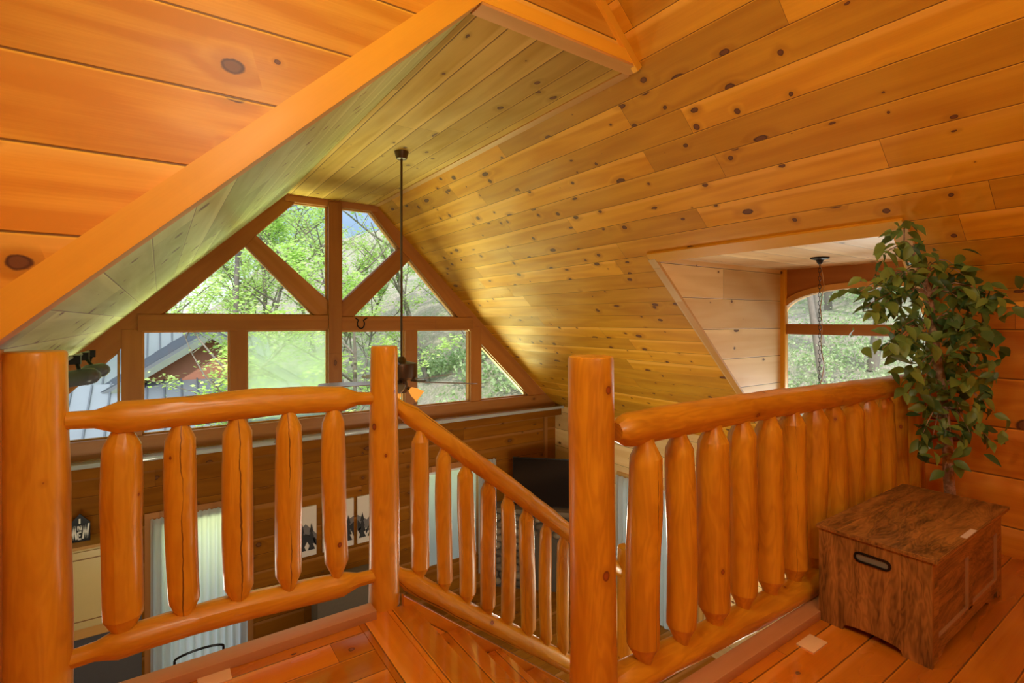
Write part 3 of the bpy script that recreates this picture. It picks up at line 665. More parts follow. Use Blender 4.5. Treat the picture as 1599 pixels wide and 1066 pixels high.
# right railing
r3 = empty('log_railing', (2.7, 1.29, FZ)); tag(r3, 'long log railing of closely set balusters behind the wooden chest', 'railing')
Y3 = 1.29
add_rail('top_rail', r3, (1.345, Y3, -.398), (4.14, Y3, -.40), .063, 51, M['logR'], 0, 0, roll=1.0)
add_rail('bottom_rail', r3, (1.29, Y3, -1.305), (4.14, Y3, -1.325), .060, 52, M['logR'], .05, 0, roll=1.0)
for i in range(13):
    x = 1.484 + .2145 * i; r = [.062, .058, .066, .061, .064, .066, .064, .066, .065, .064, .066, .064, .064][i]
    a = Vector((x + .003, Y3, -1.27)); b = Vector((x, Y3, -.435)); L = (b - a).length
    log('baluster', a, b, BAL(L, r, .05, r * .56), M['logR'], r3, 60 + i, 20, .05, .005, roll=i * 1.1)

# ---------------------------------------------------------------- chest
ch = empty('storage_chest', (3.05, .95, FZ)); tag(ch, 'rustic brown wooden storage chest on the loft floor beside the right railing', 'chest')
cx0, cx1, cy0, cy1, zt = 2.55, 3.53, .735, 1.163, -.972
# end panels with arched foot cut-out
def end_panel(x):
    pts = [(cy0, FZ), (cy0 + .10, FZ)] ; 
    for t in range(0, 11):
        a = math.pi * t / 10; pts.append((cy0 + .10 + (cy1 - cy0 - .2) * (1 - math.cos(a)) / 2, FZ + .004 + .032 * (math.sin(a) ** .5)))
    pts += [(cy1 - .10, FZ), (cy1, FZ), (cy1, zt), (cy0, zt)]
    return mprism('end_panel', [(x, y, z) for y, z in pts], (.018, 0, 0), M['chest'], (0, 0, 1), ch)
end_panel(cx0); end_panel(cx1 - .018)
pts = [(cx0 + .018, FZ), (cx0 + .15, FZ)] + [(cx0 + .15 + (cx1 - cx0 - .3) * t / 12, FZ + .04 * math.sin(math.pi * t / 12) ** .4) for t in range(1, 12)] + [(cx1 - .15, FZ), (cx1 - .018, FZ), (cx1 - .018, zt), (cx0 + .018, zt)]
mprism('front_panel', [(x, cy0 + .012, z) for x, z in pts], (0, .018, 0), M['chest'], (1, 0, 0), ch)
mbox('back_panel', (cx0 + .018, cx1 - .018, cy1 - .02, cy1 - .002, FZ + .03, zt), M['chest'], (1, 0, 0), 0, ch)
mbox('bottom_panel', (cx0 + .018, cx1 - .018, cy0 + .03, cy1 - .02, FZ + .05, FZ + .065), M['chest'], (1, 0, 0), 0, ch)
# face frame on the front
ff = bmesh.new(); w = .055; xm = (cx0 + cx1) / 2
for d in ((cx0 + .018, cx0 + .018 + w, FZ + .01, zt), (cx1 - .018 - w, cx1 - .018, FZ + .01, zt), (xm - w / 2, xm + w / 2, FZ + .09, zt - .09), (cx0 + .018 + w, cx1 - .018 - w, zt - .09, zt), (cx0 + .018 + w, cx1 - .018 - w, FZ + .045, FZ + .10)):
    box(ff, d[0], d[1], cy0, cy0 + .0125, d[2], d[3])
fixn(ff); part(ch, finish('face_frame', ff, M['chest'], along=(1, 0, 0)))
M['bead'] = simple('worn_light_bead', (.48, .30, .16), .5)
bd = bmesh.new()
for xa, xb in ((cx0 + .018 + w, xm - w / 2), (xm + w / 2, cx1 - .018 - w)):
    za, zb = FZ + .10, zt - .09
    for q in ((xa, xa + .005, za, zb), (xb - .005, xb, za, zb), (xa, xb, za, za + .005)): box(bd, q[0], q[1], cy0 + .001, cy0 + .014, q[2], q[3])
fixn(bd); part(ch, finish('panel_bead', bd, M['bead']))
lid = mbox('lid', (cx0 - .012, cx1 + .05, cy0 - .022, cy1 + .008, zt + .001, zt + .02), M['chest'], (1, 0, 0), .004, ch)
mbox('care_tag', (2.90, 3.05, cy0 - .020, cy0 + .003, zt + .0201, zt + .0215), M['canvas'], (1, 0, 0), 0, ch)['label'] = 'small white paper sticker'
bm = bmesh.new(); pts = [(xm - .03 + .0 * t, 0) for t in (0,)]
pts = [(xm - .035, zt - .002), (xm + .035, zt - .002)] + [(xm + .035 * math.cos(a), zt - .004 - .018 * math.sin(a)) for a in [math.pi * t / 8 for t in range(1, 8)]]
prism(bm, [(x, cy0 - .0006, z) for x, z in pts], (0, .003, 0)); fixn(bm); part(ch, finish('finger_notch', bm, M['black']))
# cut-out handle on the near end
hy, hz, hl, hr = .945, -1.045, .048, .023
def stadium(l, r, n=10):
    return [(hy + l + r * math.cos(a), hz + r * math.sin(a)) for a in [math.pi * (t / n - .5) for t in range(n + 1)]] + [(hy - l + r * math.cos(a), hz + r * math.sin(a)) for a in [math.pi * (t / n + .5) for t in range(n + 1)]]
bm = bmesh.new(); so = stadium(hl, hr); si = stadium(hl, hr - .009); n_ = len(so)
for i in range(n_):
    j = (i + 1) % n_; prism(bm, [(cx0 - .006, *so[i]), (cx0 - .006, *so[j]), (cx0 - .006, *si[j]), (cx0 - .006, *si[i])], (.008, 0, 0))
fixn(bm); hd = part(ch, finish('handle', bm, M['black']))
M['slot'] = simple('grey_handle_slot', (.17, .20, .19), .4)
bm = bmesh.new(); prism(bm, [(cx0 - .0012, y, z) for y, z in stadium(hl, hr - .008)], (.0014, 0, 0)); fixn(bm); o = finish('slot', bm, M['slot']); part(ch, o)

M['pad'] = pine('pale_pad_wood', 1.3, (.88, .66, .40), (.74, .50, .26), board_len=9, knot=.008, knot_cell=.2, groove=.0001, coat=0)
# pale wood pads on the floor
tag(mbox('wood_pad', (2.265, 2.385, 1.052, 1.126, FZ, FZ + .006), M['pad'], (1, 0, 0), .001), 'pale square wood pad on the floor by the chest corner', 'wood pad')
tag(mbox('wood_pad', (.122, .234, 2.262, 2.336, FZ, FZ + .006), M['pad'], (1, 0, 0), .001), 'pale square wood pad on the floor below the left railing', 'wood pad')

# ---------------------------------------------------------------- artificial ficus
def D(px, py, d):
    u = (px - 799.5) / 800; s, c = math.sin(YAW), math.cos(YAW)
    return Vector(((s + c * u) * d, (c - s * u) * d, (500 - py) / 800 * d))
rng = random.Random(5)
fi = empty('ficus_tree', (3.93, 1.03, FZ)); tag(fi, 'tall artificial ficus with green leaves leaning in the corner behind the chest', 'plant')
bm = bmesh.new(); lathe(bm, [(.08, 0), (.10, .02), (.125, .2), (.13, .215), (.12, .215), (.11, .18)], 24, (3.98, 1.03, FZ)); part(fi, finish('pot', bm, M['pot'], smooth=True))
tp = [(1490, 880, 3.10), (1486, 800, 3.10), (1481, 740, 3.10), (1480, 690, 3.1), (1473, 640, 3.08), (1470, 600, 3.07), (1463, 560, 3.06), (1456, 510, 3.05), (1450, 460, 3.04), (1444, 430, 3.03), (1428, 400, 3.02), (1412, 378, 3.0)]
tpts = [Vector((3.98, 1.03, FZ + .16))] + [D(*p) for p in tp[0:]]
tpts[1] = tpts[1].lerp(tpts[0], .25)
n = N('ficus_trunk_bark'); tcn = n.node('ShaderNodeTexCoord'); f = n.noise(tcn.outputs['Object'], 28, 5, .65)
n.bsdf(n.mix(n.mr(f, .4, .6), (.50, .36, .27), (.24, .15, .10)), .85, normal=n.bump(f, .6, .01)); M['ficustrunk'] = n.m
bm = bmesh.new(); tube(bm, tpts, [.029] * 4 + [.028, .027, .026, .024, .022, .020, .016, .011, .006], 10)
part(fi, finish('trunk', bm, M['ficustrunk'], smooth=True, angle=60))
def leaf(bm, p, d, ln, wd, up, droop=.25):
    d = d.normalized(); side = d.cross(up)
    if side.length < .05: side = d.orthogonal()
    side.normalize(); nrm = side.cross(d).normalized(); ring = []
    prof = [(0, 0), (.18, .62), (.38, 1), (.62, .82), (.84, .38), (1.0, 0)]
    mid = [bm.verts.new(p + d * (ln * t) - nrm * (droop * ln * t * t)) for t, w in prof]
    for sg in (1, -1):
        ed = [bm.verts.new(p + d * (ln * t) - nrm * (droop * ln * t * t) + side * (sg * wd * w * .5) + nrm * (.18 * wd * w)) for t, w in prof[1:-1]]
        bm.faces.new((mid[0], mid[1], ed[0]) if sg > 0 else (mid[0], ed[0], mid[1]))
        for i in range(3):
            q = (mid[i + 1], mid[i + 2], ed[i + 1], ed[i]); bm.faces.new(q if sg > 0 else q[::-1])
        q = (mid[4], mid[5], ed[3]); bm.faces.new(q if sg > 0 else q[::-1])
bl_ = bmesh.new(); br = bmesh.new()
# (px, py, depth, from trunk index, leaves)
clus = [(1412, 362, 2.98, 12, 9), (1402, 385, 2.95, 11, 9), (1425, 395, 3.0, 11, 7), (1380, 398, 2.9, 11, 9), (1405, 432, 2.93, 10, 14), (1430, 425, 3.0, 10, 12), (1388, 455, 2.9, 10, 13),
        (1362, 452, 2.85, 10, 12), (1342, 456, 2.8, 10, 8), (1350, 480, 2.82, 9, 8), (1378, 476, 2.86, 9, 11), (1405, 478, 2.9, 9, 14), (1425, 455, 2.95, 9, 12),
        (1398, 520, 2.85, 8, 10), (1378, 545, 2.82, 8, 5), (1390, 548, 2.82, 8, 6), (1425, 520, 2.93, 8, 14), (1420, 555, 2.9, 8, 12), (1437, 495, 2.95, 9, 14), (1440, 545, 3.0, 8, 14), (1425, 590, 2.9, 7, 13), (1440, 610, 2.95, 7, 14),
        (1445, 640, 2.95, 6, 11), (1442, 675, 2.95, 5, 11), (1455, 690, 2.98, 5, 9), (1462, 420, 3.0, 10, 9), (1488, 412, 2.95, 10, 8), (1505, 430, 2.92, 10, 6), (1478, 445, 3.0, 9, 12), (1490, 470, 2.95, 9, 14),
        (1510, 460, 2.93, 9, 12), (1535, 455, 2.92, 9, 12), (1555, 465, 2.90, 9, 10), (1563, 490, 2.88, 9, 6), (1520, 485, 2.92, 9, 12), (1500, 500, 2.95, 8, 14), (1525, 515, 2.92, 8, 12), (1540, 530, 2.90, 8, 9), (1480, 520, 3.0, 8, 14), (1505, 545, 2.94, 8, 13), (1535, 555, 2.9, 8, 9),
        (1480, 575, 3.0, 7, 13), (1515, 585, 2.92, 7, 12), (1545, 590, 2.9, 7, 8), (1495, 610, 2.95, 7, 13), (1530, 625, 2.9, 6, 9), (1550, 640, 2.88, 6, 7), (1500, 640, 2.95, 6, 10), (1462, 580, 3.0, 7, 10), (1465, 490, 3.0, 9, 12),
        (1485, 680, 2.97, 5, 8), (1515, 675, 2.93, 5, 9), (1548, 690, 2.88, 5, 7), (1475, 735, 3.0, 3, 3), (1492, 715, 3.0, 4, 3)]
for px, py, d, ti, nl in clus:
    d = d - .02 + (.10 if abs(px - 1462) < 34 and 440 < py < 660 else 0)
    e = D(px, py, d); s0 = tpts[max(1, ti)].copy(); m = s0.lerp(e, .5) + Vector((0, 0, .06)); pts = [s0, s0.lerp(m, .5) + Vector((0, 0, .02)), m, m.lerp(e, .6) + Vector((0, 0, .01)), e]
    tube(br, pts, [.005, .004, .0035, .0025, .0015], 5)
    for k in range(int(nl * 1.25)):
        c = e + Vector((rng.gauss(0, .045), rng.gauss(0, .045), rng.gauss(0, .05)))
        if k < 3: c = m.lerp(e, rng.random()) + Vector((rng.gauss(0, .03), rng.gauss(0, .03), rng.gauss(0, .03)))
        dr = Vector((rng.gauss(0, 1), rng.gauss(0, 1), rng.gauss(-.7, .7))); up = Vector((rng.gauss(-.6, .6), rng.gauss(-.5, .6), 1))
        ln = rng.uniform(.07, .105)
        tip = c + dr.normalized() * ln
        if max(c.x, tip.x) > XK - .02 or max(c.z - zr(c.x), tip.z - zr(tip.x)) > -.03 and (min(c.y, tip.y) < YD0 + .03): continue
        leaf(bl_, c, dr, ln, ln * rng.uniform(.48, .6), up)
part(fi, finish('branches', br, M['ficustrunk'], smooth=True)); part(fi, finish('foliage', bl_, M['ficusleaf'], smooth=True, angle=70))

# ---------------------------------------------------------------- ceiling fan
FC = Vector((1.927, 4.678, ZF)); fan = empty('ceiling_fan', FC); tag(fan, 'dark ceiling fan on a long down rod in front of the gable window', 'ceiling fan')
bm = bmesh.new(); lathe(bm, [(.035, -.075), (.05, -.07), (.062, -.03), (.068, -.004), (.068, 0)], 28, FC); part(fan, finish('canopy', bm, M['bronze'], smooth=True))
bm = bmesh.new(); tube(bm, [FC + Vector((0, 0, -.07)), FC + Vector((0, 0, -2.01))], .011, 12); part(fan, finish('down_rod', bm, M['bronze'], smooth=True))
bm = bmesh.new(); lathe(bm, [(.03, -2.20), (.12, -2.195), (.145, -2.17), (.15, -2.06), (.145, -2.04), (.05, -2.02), (.03, -1.98), (.02, -1.975)], 32, FC); part(fan, finish('motor_housing', bm, M['bronze'], smooth=True))
bm = bmesh.new(); lathe(bm, [(.02, -2.33), (.055, -2.32), (.06, -2.25), (.05, -2.20)], 24, FC); part(fan, finish('light_kit', bm, M['bronze'], smooth=True))
M['blade'] = simple('grey_brown_fan_blade', (.30, .27, .30), .25)
for k in range(5):
    a = math.radians(-46 + 72 * k); u = Vector((math.cos(a), math.sin(a), 0)); v = Vector((-u.y, u.x, 0)); zb = -2.215
    prof = [(.17, .04), (.22, .058), (.45, .067), (.68, .067), (.735, .055), (.755, .02)]
    bm = bmesh.new(); up = []; tilt = -.16
    pts = [FC + u * r + v * w + Vector((0, 0, zb + w * tilt)) for r, w in prof] + [FC + u * r - v * w + Vector((0, 0, zb - w * tilt)) for r, w in prof[::-1]]
    prism(bm, pts, (0, 0, -.007)); fixn(bm); b = part(fan, finish('blade', bm, M['blade']))
    bm = bmesh.new(); pts = [FC + u * .10 + v * .012 + Vector((0, 0, zb + .014)), FC + u * .24 + v * .03 + Vector((0, 0, zb + .014)), FC + u * .24 - v * .03 + Vector((0, 0, zb + .002)), FC + u * .10 - v * .012 + Vector((0, 0, zb + .01))]
    prism(bm, pts, (0, 0, -.006)); fixn(bm); part(fan, finish('blade_iron', bm, M['bronze']))
for k, a in enumerate((-30, 90, 210)):
    a = math.radians(a); u = Vector((math.cos(a), math.sin(a), 0)); ax = (u * .8 + Vector((0, 0, -.6))).normalized(); c = FC + Vector((0, 0, -2.27)) + u * .055
    bm = bmesh.new(); prof = [(.02, .03), (.03, .045), (.048, .085), (.052, .12), (.066, .155), (.063, .155), (.049, .12), (.045, .087), (.027, .048), (.016, .034)]
    lathe(bm, prof, 20, c, ax); part(fan, finish('lamp_shade', bm, M['shade'], smooth=True, angle=180))
    bm = bmesh.new(); lathe(bm, [(.012, .05), (.026, .08), (.028, .10), (.018, .125), (.002, .132)], 14, c, ax); part(fan, finish('bulb', bm, M['bulb'], smooth=True))
    bm = bmesh.new(); tube(bm, [FC + Vector((0, 0, -2.26)) + u * .03, c + ax * .04], .014, 10); part(fan, finish('lamp_arm', bm, M['bronze'], smooth=True))
bm = bmesh.new(); tube(bm, [FC + Vector((-.03, -.03, -2.31)), FC + Vector((-.03, -.03, -2.52))], .002, 5); lathe(bm, [(.003, 0), (.008, .02), (.006, .05), (.002, .055)], 10, FC + Vector((-.03, -.03, -2.56))); part(fan, finish('pull_chain', bm, M['bronze'], smooth=True))

# ---------------------------------------------------------------- hanging chain lamp in the dormer
HC = Vector((4.918, 2.236, ZD + .02)); hl_ = empty('pendant_lamp', HC); tag(hl_, 'black chain pendant lamp hanging from the dormer ceiling by the arched window', 'pendant lamp')
bm = bmesh.new(); lathe(bm, [(.012, -.06), (.022, -.05), (.03, -.025), (.075, -.012), (.078, 0)], 24, HC); part(hl_, finish('canopy', bm, M['black'], smooth=True))
bm = bmesh.new(); z = -.06; i = 0
while z > -2.35:
    ph = [Vector((.011 * math.cos(a), 0, .022 * math.sin(a))) for a in [2 * math.pi * t / 12 for t in range(13)]]
    q = Quaternion((0, 0, 1), math.pi / 2 * (i % 2) + .5); tube(bm, [HC + Vector((0, 0, z - .018)) + q @ p for p in ph], .0028, 5, False); z -= .037; i += 1
part(hl_, finish('chain', bm, M['black'], smooth=True))
bm = bmesh.new(); tube(bm, [HC + Vector((.018 * math.sin(t * .9), -.018 + .012 * math.cos(t * 1.7), -.06 - .10 * t)) for t in range(24)], .003, 6); M['cord'] = simple('tan_lamp_cord', (.45, .30, .18), .6)
part(hl_, finish('cord', bm, M['cord'], smooth=True))
bm = bmesh.new(); lathe(bm, [(.05, -2.36), (.16, -2.50), (.17, -2.53), (.155, -2.53), (.04, -2.40)], 24, HC); part(hl_, finish('lamp_shade', bm, M['black'], smooth=True))

# ---------------------------------------------------------------- track spotlights on the left slope
tk = empty('track_light', (-.74, 6.85, -.36)); tag(tk, 'black track light with pill shaped spot heads beside the left window pane', 'track light')
def rl(px, py):
    r = D(px, py, 1); X0l = 2 * CX - X0; return r * (-K * X0l / (r.z - K * r.x))
ta, tb = rl(101, 560), rl(139, 548); ta = Vector((ta.x, ta.y, ta.z)) ; dn = Vector((K / s_, 0, -1 / s_))
for q in (ta, tb): q.y = min(q.y, 6.95); q.z = zl(q.x)
ta = Vector((-.86, 6.50, zl(-.86))); tb = Vector((-.60, 6.93, zl(-.60)))
ta = D(100, 560, 6.28); tb = D(139, 548, 6.02)
def onroof(px, py):
    p = rl(px, py); return p
ta, tb = onroof(101, 559), onroof(139, 547)
_t = 1.0
if max(ta.y, tb.y) > 7.0: _t = 6.98 / max(ta.y, tb.y); ta *= _t; tb *= _t
bm = bmesh.new(); tube(bm, [ta + dn * .012, tb + dn * .012], .014, 6); M['tracksteel'] = simple('grey_track', (.30, .32, .30), .4, .4); part(tk, finish('track', bm, M['tracksteel']))
for t, hd_, L in ((.18, (127, 589), .25), (.55, (150, 579), .20), (.92, (139, 566), .0)):
    a = ta.lerp(tb, t) + dn * .02; bm = bmesh.new(); bmesh.ops.create_cube(bm, size=.07, matrix=Matrix.Translation(a + dn * .02)); part(tk, finish('adapter', bm, M['black']))
    h = D(hd_[0], hd_[1], a.dot(Vector((math.sin(YAW), math.cos(YAW), 0))) - .05)
    bm = bmesh.new(); tube(bm, [a + dn * .03, h], .014, 8); part(tk, finish('arm', bm, M['black'], smooth=True))
    if L:
        ax = (D(hd_[0] + 20, hd_[1] - 3, 6.4) - D(hd_[0], hd_[1], 6.4)).normalized()
        bm = bmesh.new(); R = .064; lathe(bm, [(R * .85, -L / 2), (R, -L / 2 + .02), (R, L / 2 - .06), (R * .92, L / 2 - .03), (R * .6, L / 2), (.01, L / 2 + .012)], 20, h, ax); M.setdefault('spot', simple('charcoal_spot_paint', (.09, .11, .14), .35)); part(tk, finish('spot_head', bm, M['spot'], smooth=True))

# ---------------------------------------------------------------- kitchen corner
def cabinet(x0, x1, label, handle_left=True):
    c = empty('wall_cabinet', ((x0 + x1) / 2, 6.95, -3.15)); tag(c, label, 'cabinet')
    mbox('body', (x0, x1, 6.80, YG - .002, -3.15, -2.33), M['cabinet'], (1, 0, 0), 0, c)
    mbox('cornice', (x0, x1, 6.76, YG - .002, -2.33, -2.30), M['palettrim'], (1, 0, 0), 0, c)
    d = mbox('door', (x0 + .015, x1 - .015, 6.78, 6.80, -3.13, -2.36), M['cabinet'], (0, 0, 1), .003, c)
    bm = bmesh.new(); a, b, z0, z1 = x0 + .07, x1 - .07, -3.07, -2.43
    for q in ((a, a + .012, z0, z1), (b - .012, b, z0, z1), (a, b, z0, z0 + .012), (a, b, z1 - .012, z1)): box(bm, q[0], q[1], 6.778, 6.781, q[2], q[3])
    M.setdefault('groove', simple('cabinet_panel_groove', (.25, .13, .04), .6)); o = finish('door_moulding', bm, M['groove']); part(c, o)
    bm = bmesh.new(); lathe(bm, [(.006, 0), (.006, .012), (.014, .018), (.012, .028), (.002, .03)], 12, (x0 + .04 if handle_left else x1 - .04, 6.78, -3.08), (0, -1, 0)); part(c, finish('knob', bm, M['black'], smooth=True))
cabinet(-.83, -.27, 'cream wall cabinet with a panelled door behind the first baluster')
cabinet(-1.41, -.835, 'cream wall cabinet seen at the far left beside the log post')
cabinet(-1.90, -1.415, 'cream wall cabinet in the far left kitchen corner')
struct(mbox('trim_17', (-1.9, -.25, 6.86, YG, -3.28, -3.152), M['palettrim'], (1, 0, 0)))
struct(mbox('wall_backsplash', (-1.9, -.16, YG - .015, YG - .001, -4.0, -3.29), M['darkgrey']))
# house-shaped black sign with white stick letters
sg = empty('house_sign', (-.68, 6.93, -2.30)); tag(sg, 'small black house shaped sign with white letters on the cabinet top', 'sign')
def hp2(x, z): return (-.68 + x, 6.93, -2.30 + z)
mprism('board', [hp2(-.085, 0), hp2(.085, 0), hp2(.085, .19), hp2(0, .29), hp2(-.085, .19)], (0, .02, 0), M['black'], (1, 0, 0), sg)
bm = bmesh.new()
def stroke(pts, r=.0075):
    for a, b in zip(pts, pts[1:]):
        a = Vector(hp2(*a)); b = Vector(hp2(*b)); a.y = b.y = 6.928; t = (b - a).normalized(); nn_ = Vector((-t.z, 0, t.x)) * r
        prism(bm, [a - nn_, b - nn_, b + nn_, a + nn_], (0, -.004, 0))
stroke([(-.075, .17), (-.058, .03), (-.042, .17), (-.026, .03)]); stroke([(.026, .03), (.042, .17), (.058, .03), (.074, .18)])
stroke([(0, .24), (0, .19)]); stroke([(-.012, .165), (-.012, .12), (.012, .165), (.012, .12)]); stroke([(.014, .10), (-.014, .10), (-.014, .03), (.014, .03)]); stroke([(-.014, .066), (.008, .066)])
fixn(bm); part(sg, finish('lettering', bm, M['white']))

# triptych of mountain canvases
def canvas(x0, x1, label, shape):
    z0, z1 = -3.10, -2.45; c = empty('canvas_print', ((x0 + x1) / 2, YG - .02, z0)); tag(c, label, 'picture')
    mbox('canvas', (x0, x1, YG - .03, YG - .001, z0, z1), M['canvas'], (1, 0, 0), 0, c)
    w = x1 - x0; h = z1 - z0; y = YG - .031
    bm = bmesh.new(); P = lambda s, t: (x0 + w * s, y, z0 + h * t)
    pk = shape
    prism(bm, [P(0, .30), P(0, pk[0]), P(.35, pk[1]), P(.62, pk[2]), P(1, pk[3]), P(1, .30)], (0, -.002, 0)); fixn(bm); part(c, finish('far_mountain', bm, M['mountg']))
    bm = bmesh.new(); y = YG - .034; teeth = []
    k = 9
    for i in range(k + 1): teeth.append(P(i / k, .18 if i % 2 else .30 + .04 * ((i * 7) % 3)))
    prism(bm, [P(1, pk[3] - .12), P(.6, pk[2] - .2), P(.3, pk[1] - .22), P(0, pk[0] - .1)] + teeth, (0, -.002, 0))
    for i, s in enumerate((.18, .5, .82)):
        for j in range(4): prism(bm, [P(s - .13 + .02 * j, .12 + .12 * j), P(s + .13 - .02 * j, .12 + .12 * j), P(s, .30 + .12 * j)], (0, -.003 - .0004 * j, 0))
    fixn(bm); part(c, finish('pine_forest', bm, M['mount']))
canvas(1.36, 1.72, 'leftmost of three canvas prints, dark pines below a pale mountain peak', (.38, .52, .66, .42))
canvas(1.80, 2.215, 'middle canvas print of mountains and pines on the lower gable wall', (.45, .70, .50, .62))
canvas(2.265, 2.65, 'right canvas print of mountains and pines partly behind the stair post', (.62, .48, .66, .40))

# corner fireplace of rounded stones with a television on top
fp = empty('stone_fireplace', (5.2, 6.5, GZ)); tag(fp, 'corner fireplace of rounded brown stones below the television', 'fireplace')
SUM = 11.45; A = Vector((SUM - YG + .04, YG - .04, 0)); B = Vector((XE - .15, SUM - XE + .15, 0)); tdir = (B - A).normalized(); ndir = Vector((-tdir.y * -1, 0, 0)); ndir = Vector((-1, -1, 0)).normalized()
bm = bmesh.new(); prism(bm, [(A.x + .01, A.y - .002, GZ), (B.x - .002, B.y + .01, GZ), (XE - .002, YG - .002, GZ)], (0, 0, -3.0 - GZ)); fixn(bm); part(fp, finish('chimney_core', bm, M['stonemortar']))
bm = bmesh.new(); rr = random.Random(3); L = (B - A).length; z = GZ + .1
while z < -3.08:
    s = rr.uniform(.02, .12)
    while s < L - .1:
        w = rr.uniform(.12, .24); h = rr.uniform(.085, .12)
        if not (abs(s - L / 2) < .42 and z < -3.5):
            m = Matrix.Translation(A + tdir * (s + w / 2) + Vector((0, 0, z)) + ndir * .01) @ Matrix.Rotation(math.atan2(tdir.y, tdir.x), 4, 'Z') @ Matrix.Rotation(rr.uniform(-.15, .15), 4, 'Y') @ Matrix.Diagonal((w / 2 * .93, .07, h / 2 * 1.15, 1))
            bmesh.ops.create_icosphere(bm, subdivisions=2, radius=1, matrix=m)
        s += w
    z += .115
part(fp, finish('stones', bm, M['stone'], smooth=True, angle=180))
mprism('mantel', [tuple(A + ndir * .12 - tdir * .0 + Vector((0, 0, -3.06))), tuple(B + ndir * .12 + Vector((0, 0, -3.06))), (XE - .02, YG - .3, -3.06), (XE - .02, YG - .02, -3.06), (YG * 0 + A.x + .02, YG - .01, -3.06)], (0, 0, .07), M['stone'], (1, -1, 0), fp)
tv = empty('television', (5.1, 6.3, -2.99)); tag(tv, 'large black flat television standing on the corner stone mantel', 'television')
tl = D(801, 713, 1); tl = tl * ((SUM - .06) / (tl.x + tl.y)); bx_ = tl; W_, H_ = 1.32, .76
def tvp(s, z, n): p = Vector((bx_.x, bx_.y, 0)) + tdir * s + ndir * n; return (p.x, p.y, bx_.z - z)
def tvbox(name, s0, s1, z0, z1, n0, n1, mat):
    a = [tvp(s0, z0, n0), tvp(s1, z0, n0), tvp(s1, z1, n0), tvp(s0, z1, n0)]; v = ndir * (n1 - n0)
    return mprism(name, a, v, mat, (0, 0, 1), tv)
tvbox('bezel', 0, W_, 0, H_, -.02, .01, M['black']); tvbox('screen', .012, W_ - .012, .012, H_ - .02, .0101, .0125, M['screen'])
tvbox('stand', W_ * .2, W_ * .25, H_, H_ + .05, -.06, .06, M['black']); tvbox('stand', W_ * .75, W_ * .8, H_, H_ + .05, -.06, .06, M['black'])

# armchair and dining chair backs at the edge of the great room
ac = empty('recliner', (2.0, 6.2, GZ)); tag(ac, 'grey brown recliner back seen below the left railing near the wall art', 'armchair')
mbox('seat', (1.55, 2.45, 5.75, 6.5, GZ + .1, GZ + .45), M['sofa'], (1, 0, 0), .08, ac); mbox('backrest', (1.55, 2.4, 6.4, 6.75, GZ + .4, -3.22), M['sofa'], (1, 0, 0), .12, ac)
mbox('armrest', (1.42, 1.6, 5.75, 6.6, GZ + .05, GZ + .62), M['sofa'], (1, 0, 0), .06, ac); mbox('armrest', (2.4, 2.58, 5.75, 6.6, GZ + .05, GZ + .62), M['sofa'], (1, 0, 0), .06, ac)
dc = empty('dining_chair', (.35, 6.1, GZ)); tag(dc, 'black metal chair with a curved back in front of the curtained door', 'chair')
bm = bmesh.new(); tube(bm, [Vector((.35 + .22 * math.cos(a), 6.3 - .1 * math.sin(a), -3.50 + .10 * math.sin(a))) for a in [math.pi * t / 12 for t in range(13)]], .012, 8); part(dc, finish('backrest', bm, M['black'], smooth=True))
mbox('seat', (.12, .58, 5.9, 6.3, GZ + .44, GZ + .47), M['black'], (1, 0, 0), .01, dc)
for x, y, zt_ in ((.13, 6.3, -3.50), (.57, 6.3, -3.50), (.15, 5.92, GZ + .45), (.55, 5.92, GZ + .45)):
    bm = bmesh.new(); tube(bm, [(x, y, GZ), (x, y, zt_)], .012, 8); part(dc, finish('leg', bm, M['black'], smooth=True))

# ---------------------------------------------------------------- outside
def hill(x, y):
    z = -4.6 + .06 * max(0, y - 8) + max(0, (x - 4.5)) * .18 + max(0, y - 16) * (.02 + .08 * min(1, max(0, (x - 3) / 8))) + max(0, x - 10) * .12
    if x > 6.5: z += min(2.4, (x - 6.5) * .42)
    return z + .35 * noise.noise((x * .25, y * .25, 0)) + .12 * noise.noise((x, y, 3))
bm = bmesh.new(); nx_, ny_ = 70, 70; gr = []
for j in range(ny_ + 1):
    gr.append([bm.verts.new((-40 + 100 * i / nx_, -15 + 85 * j / ny_, hill(-40 + 100 * i / nx_, -15 + 85 * j / ny_) if not (-2.2 < -40 + 100 * i / nx_ < 6.3 and -2.5 < -15 + 85 * j / ny_ < 7.6) else -5)) for i in range(nx_ + 1)])
for j in range(ny_):
    for i in range(nx_): bm.faces.new((gr[j][i], gr[j][i + 1], gr[j + 1][i + 1], gr[j + 1][i]))
struct(finish('ground', bm, M['ground'], smooth=True, angle=180))

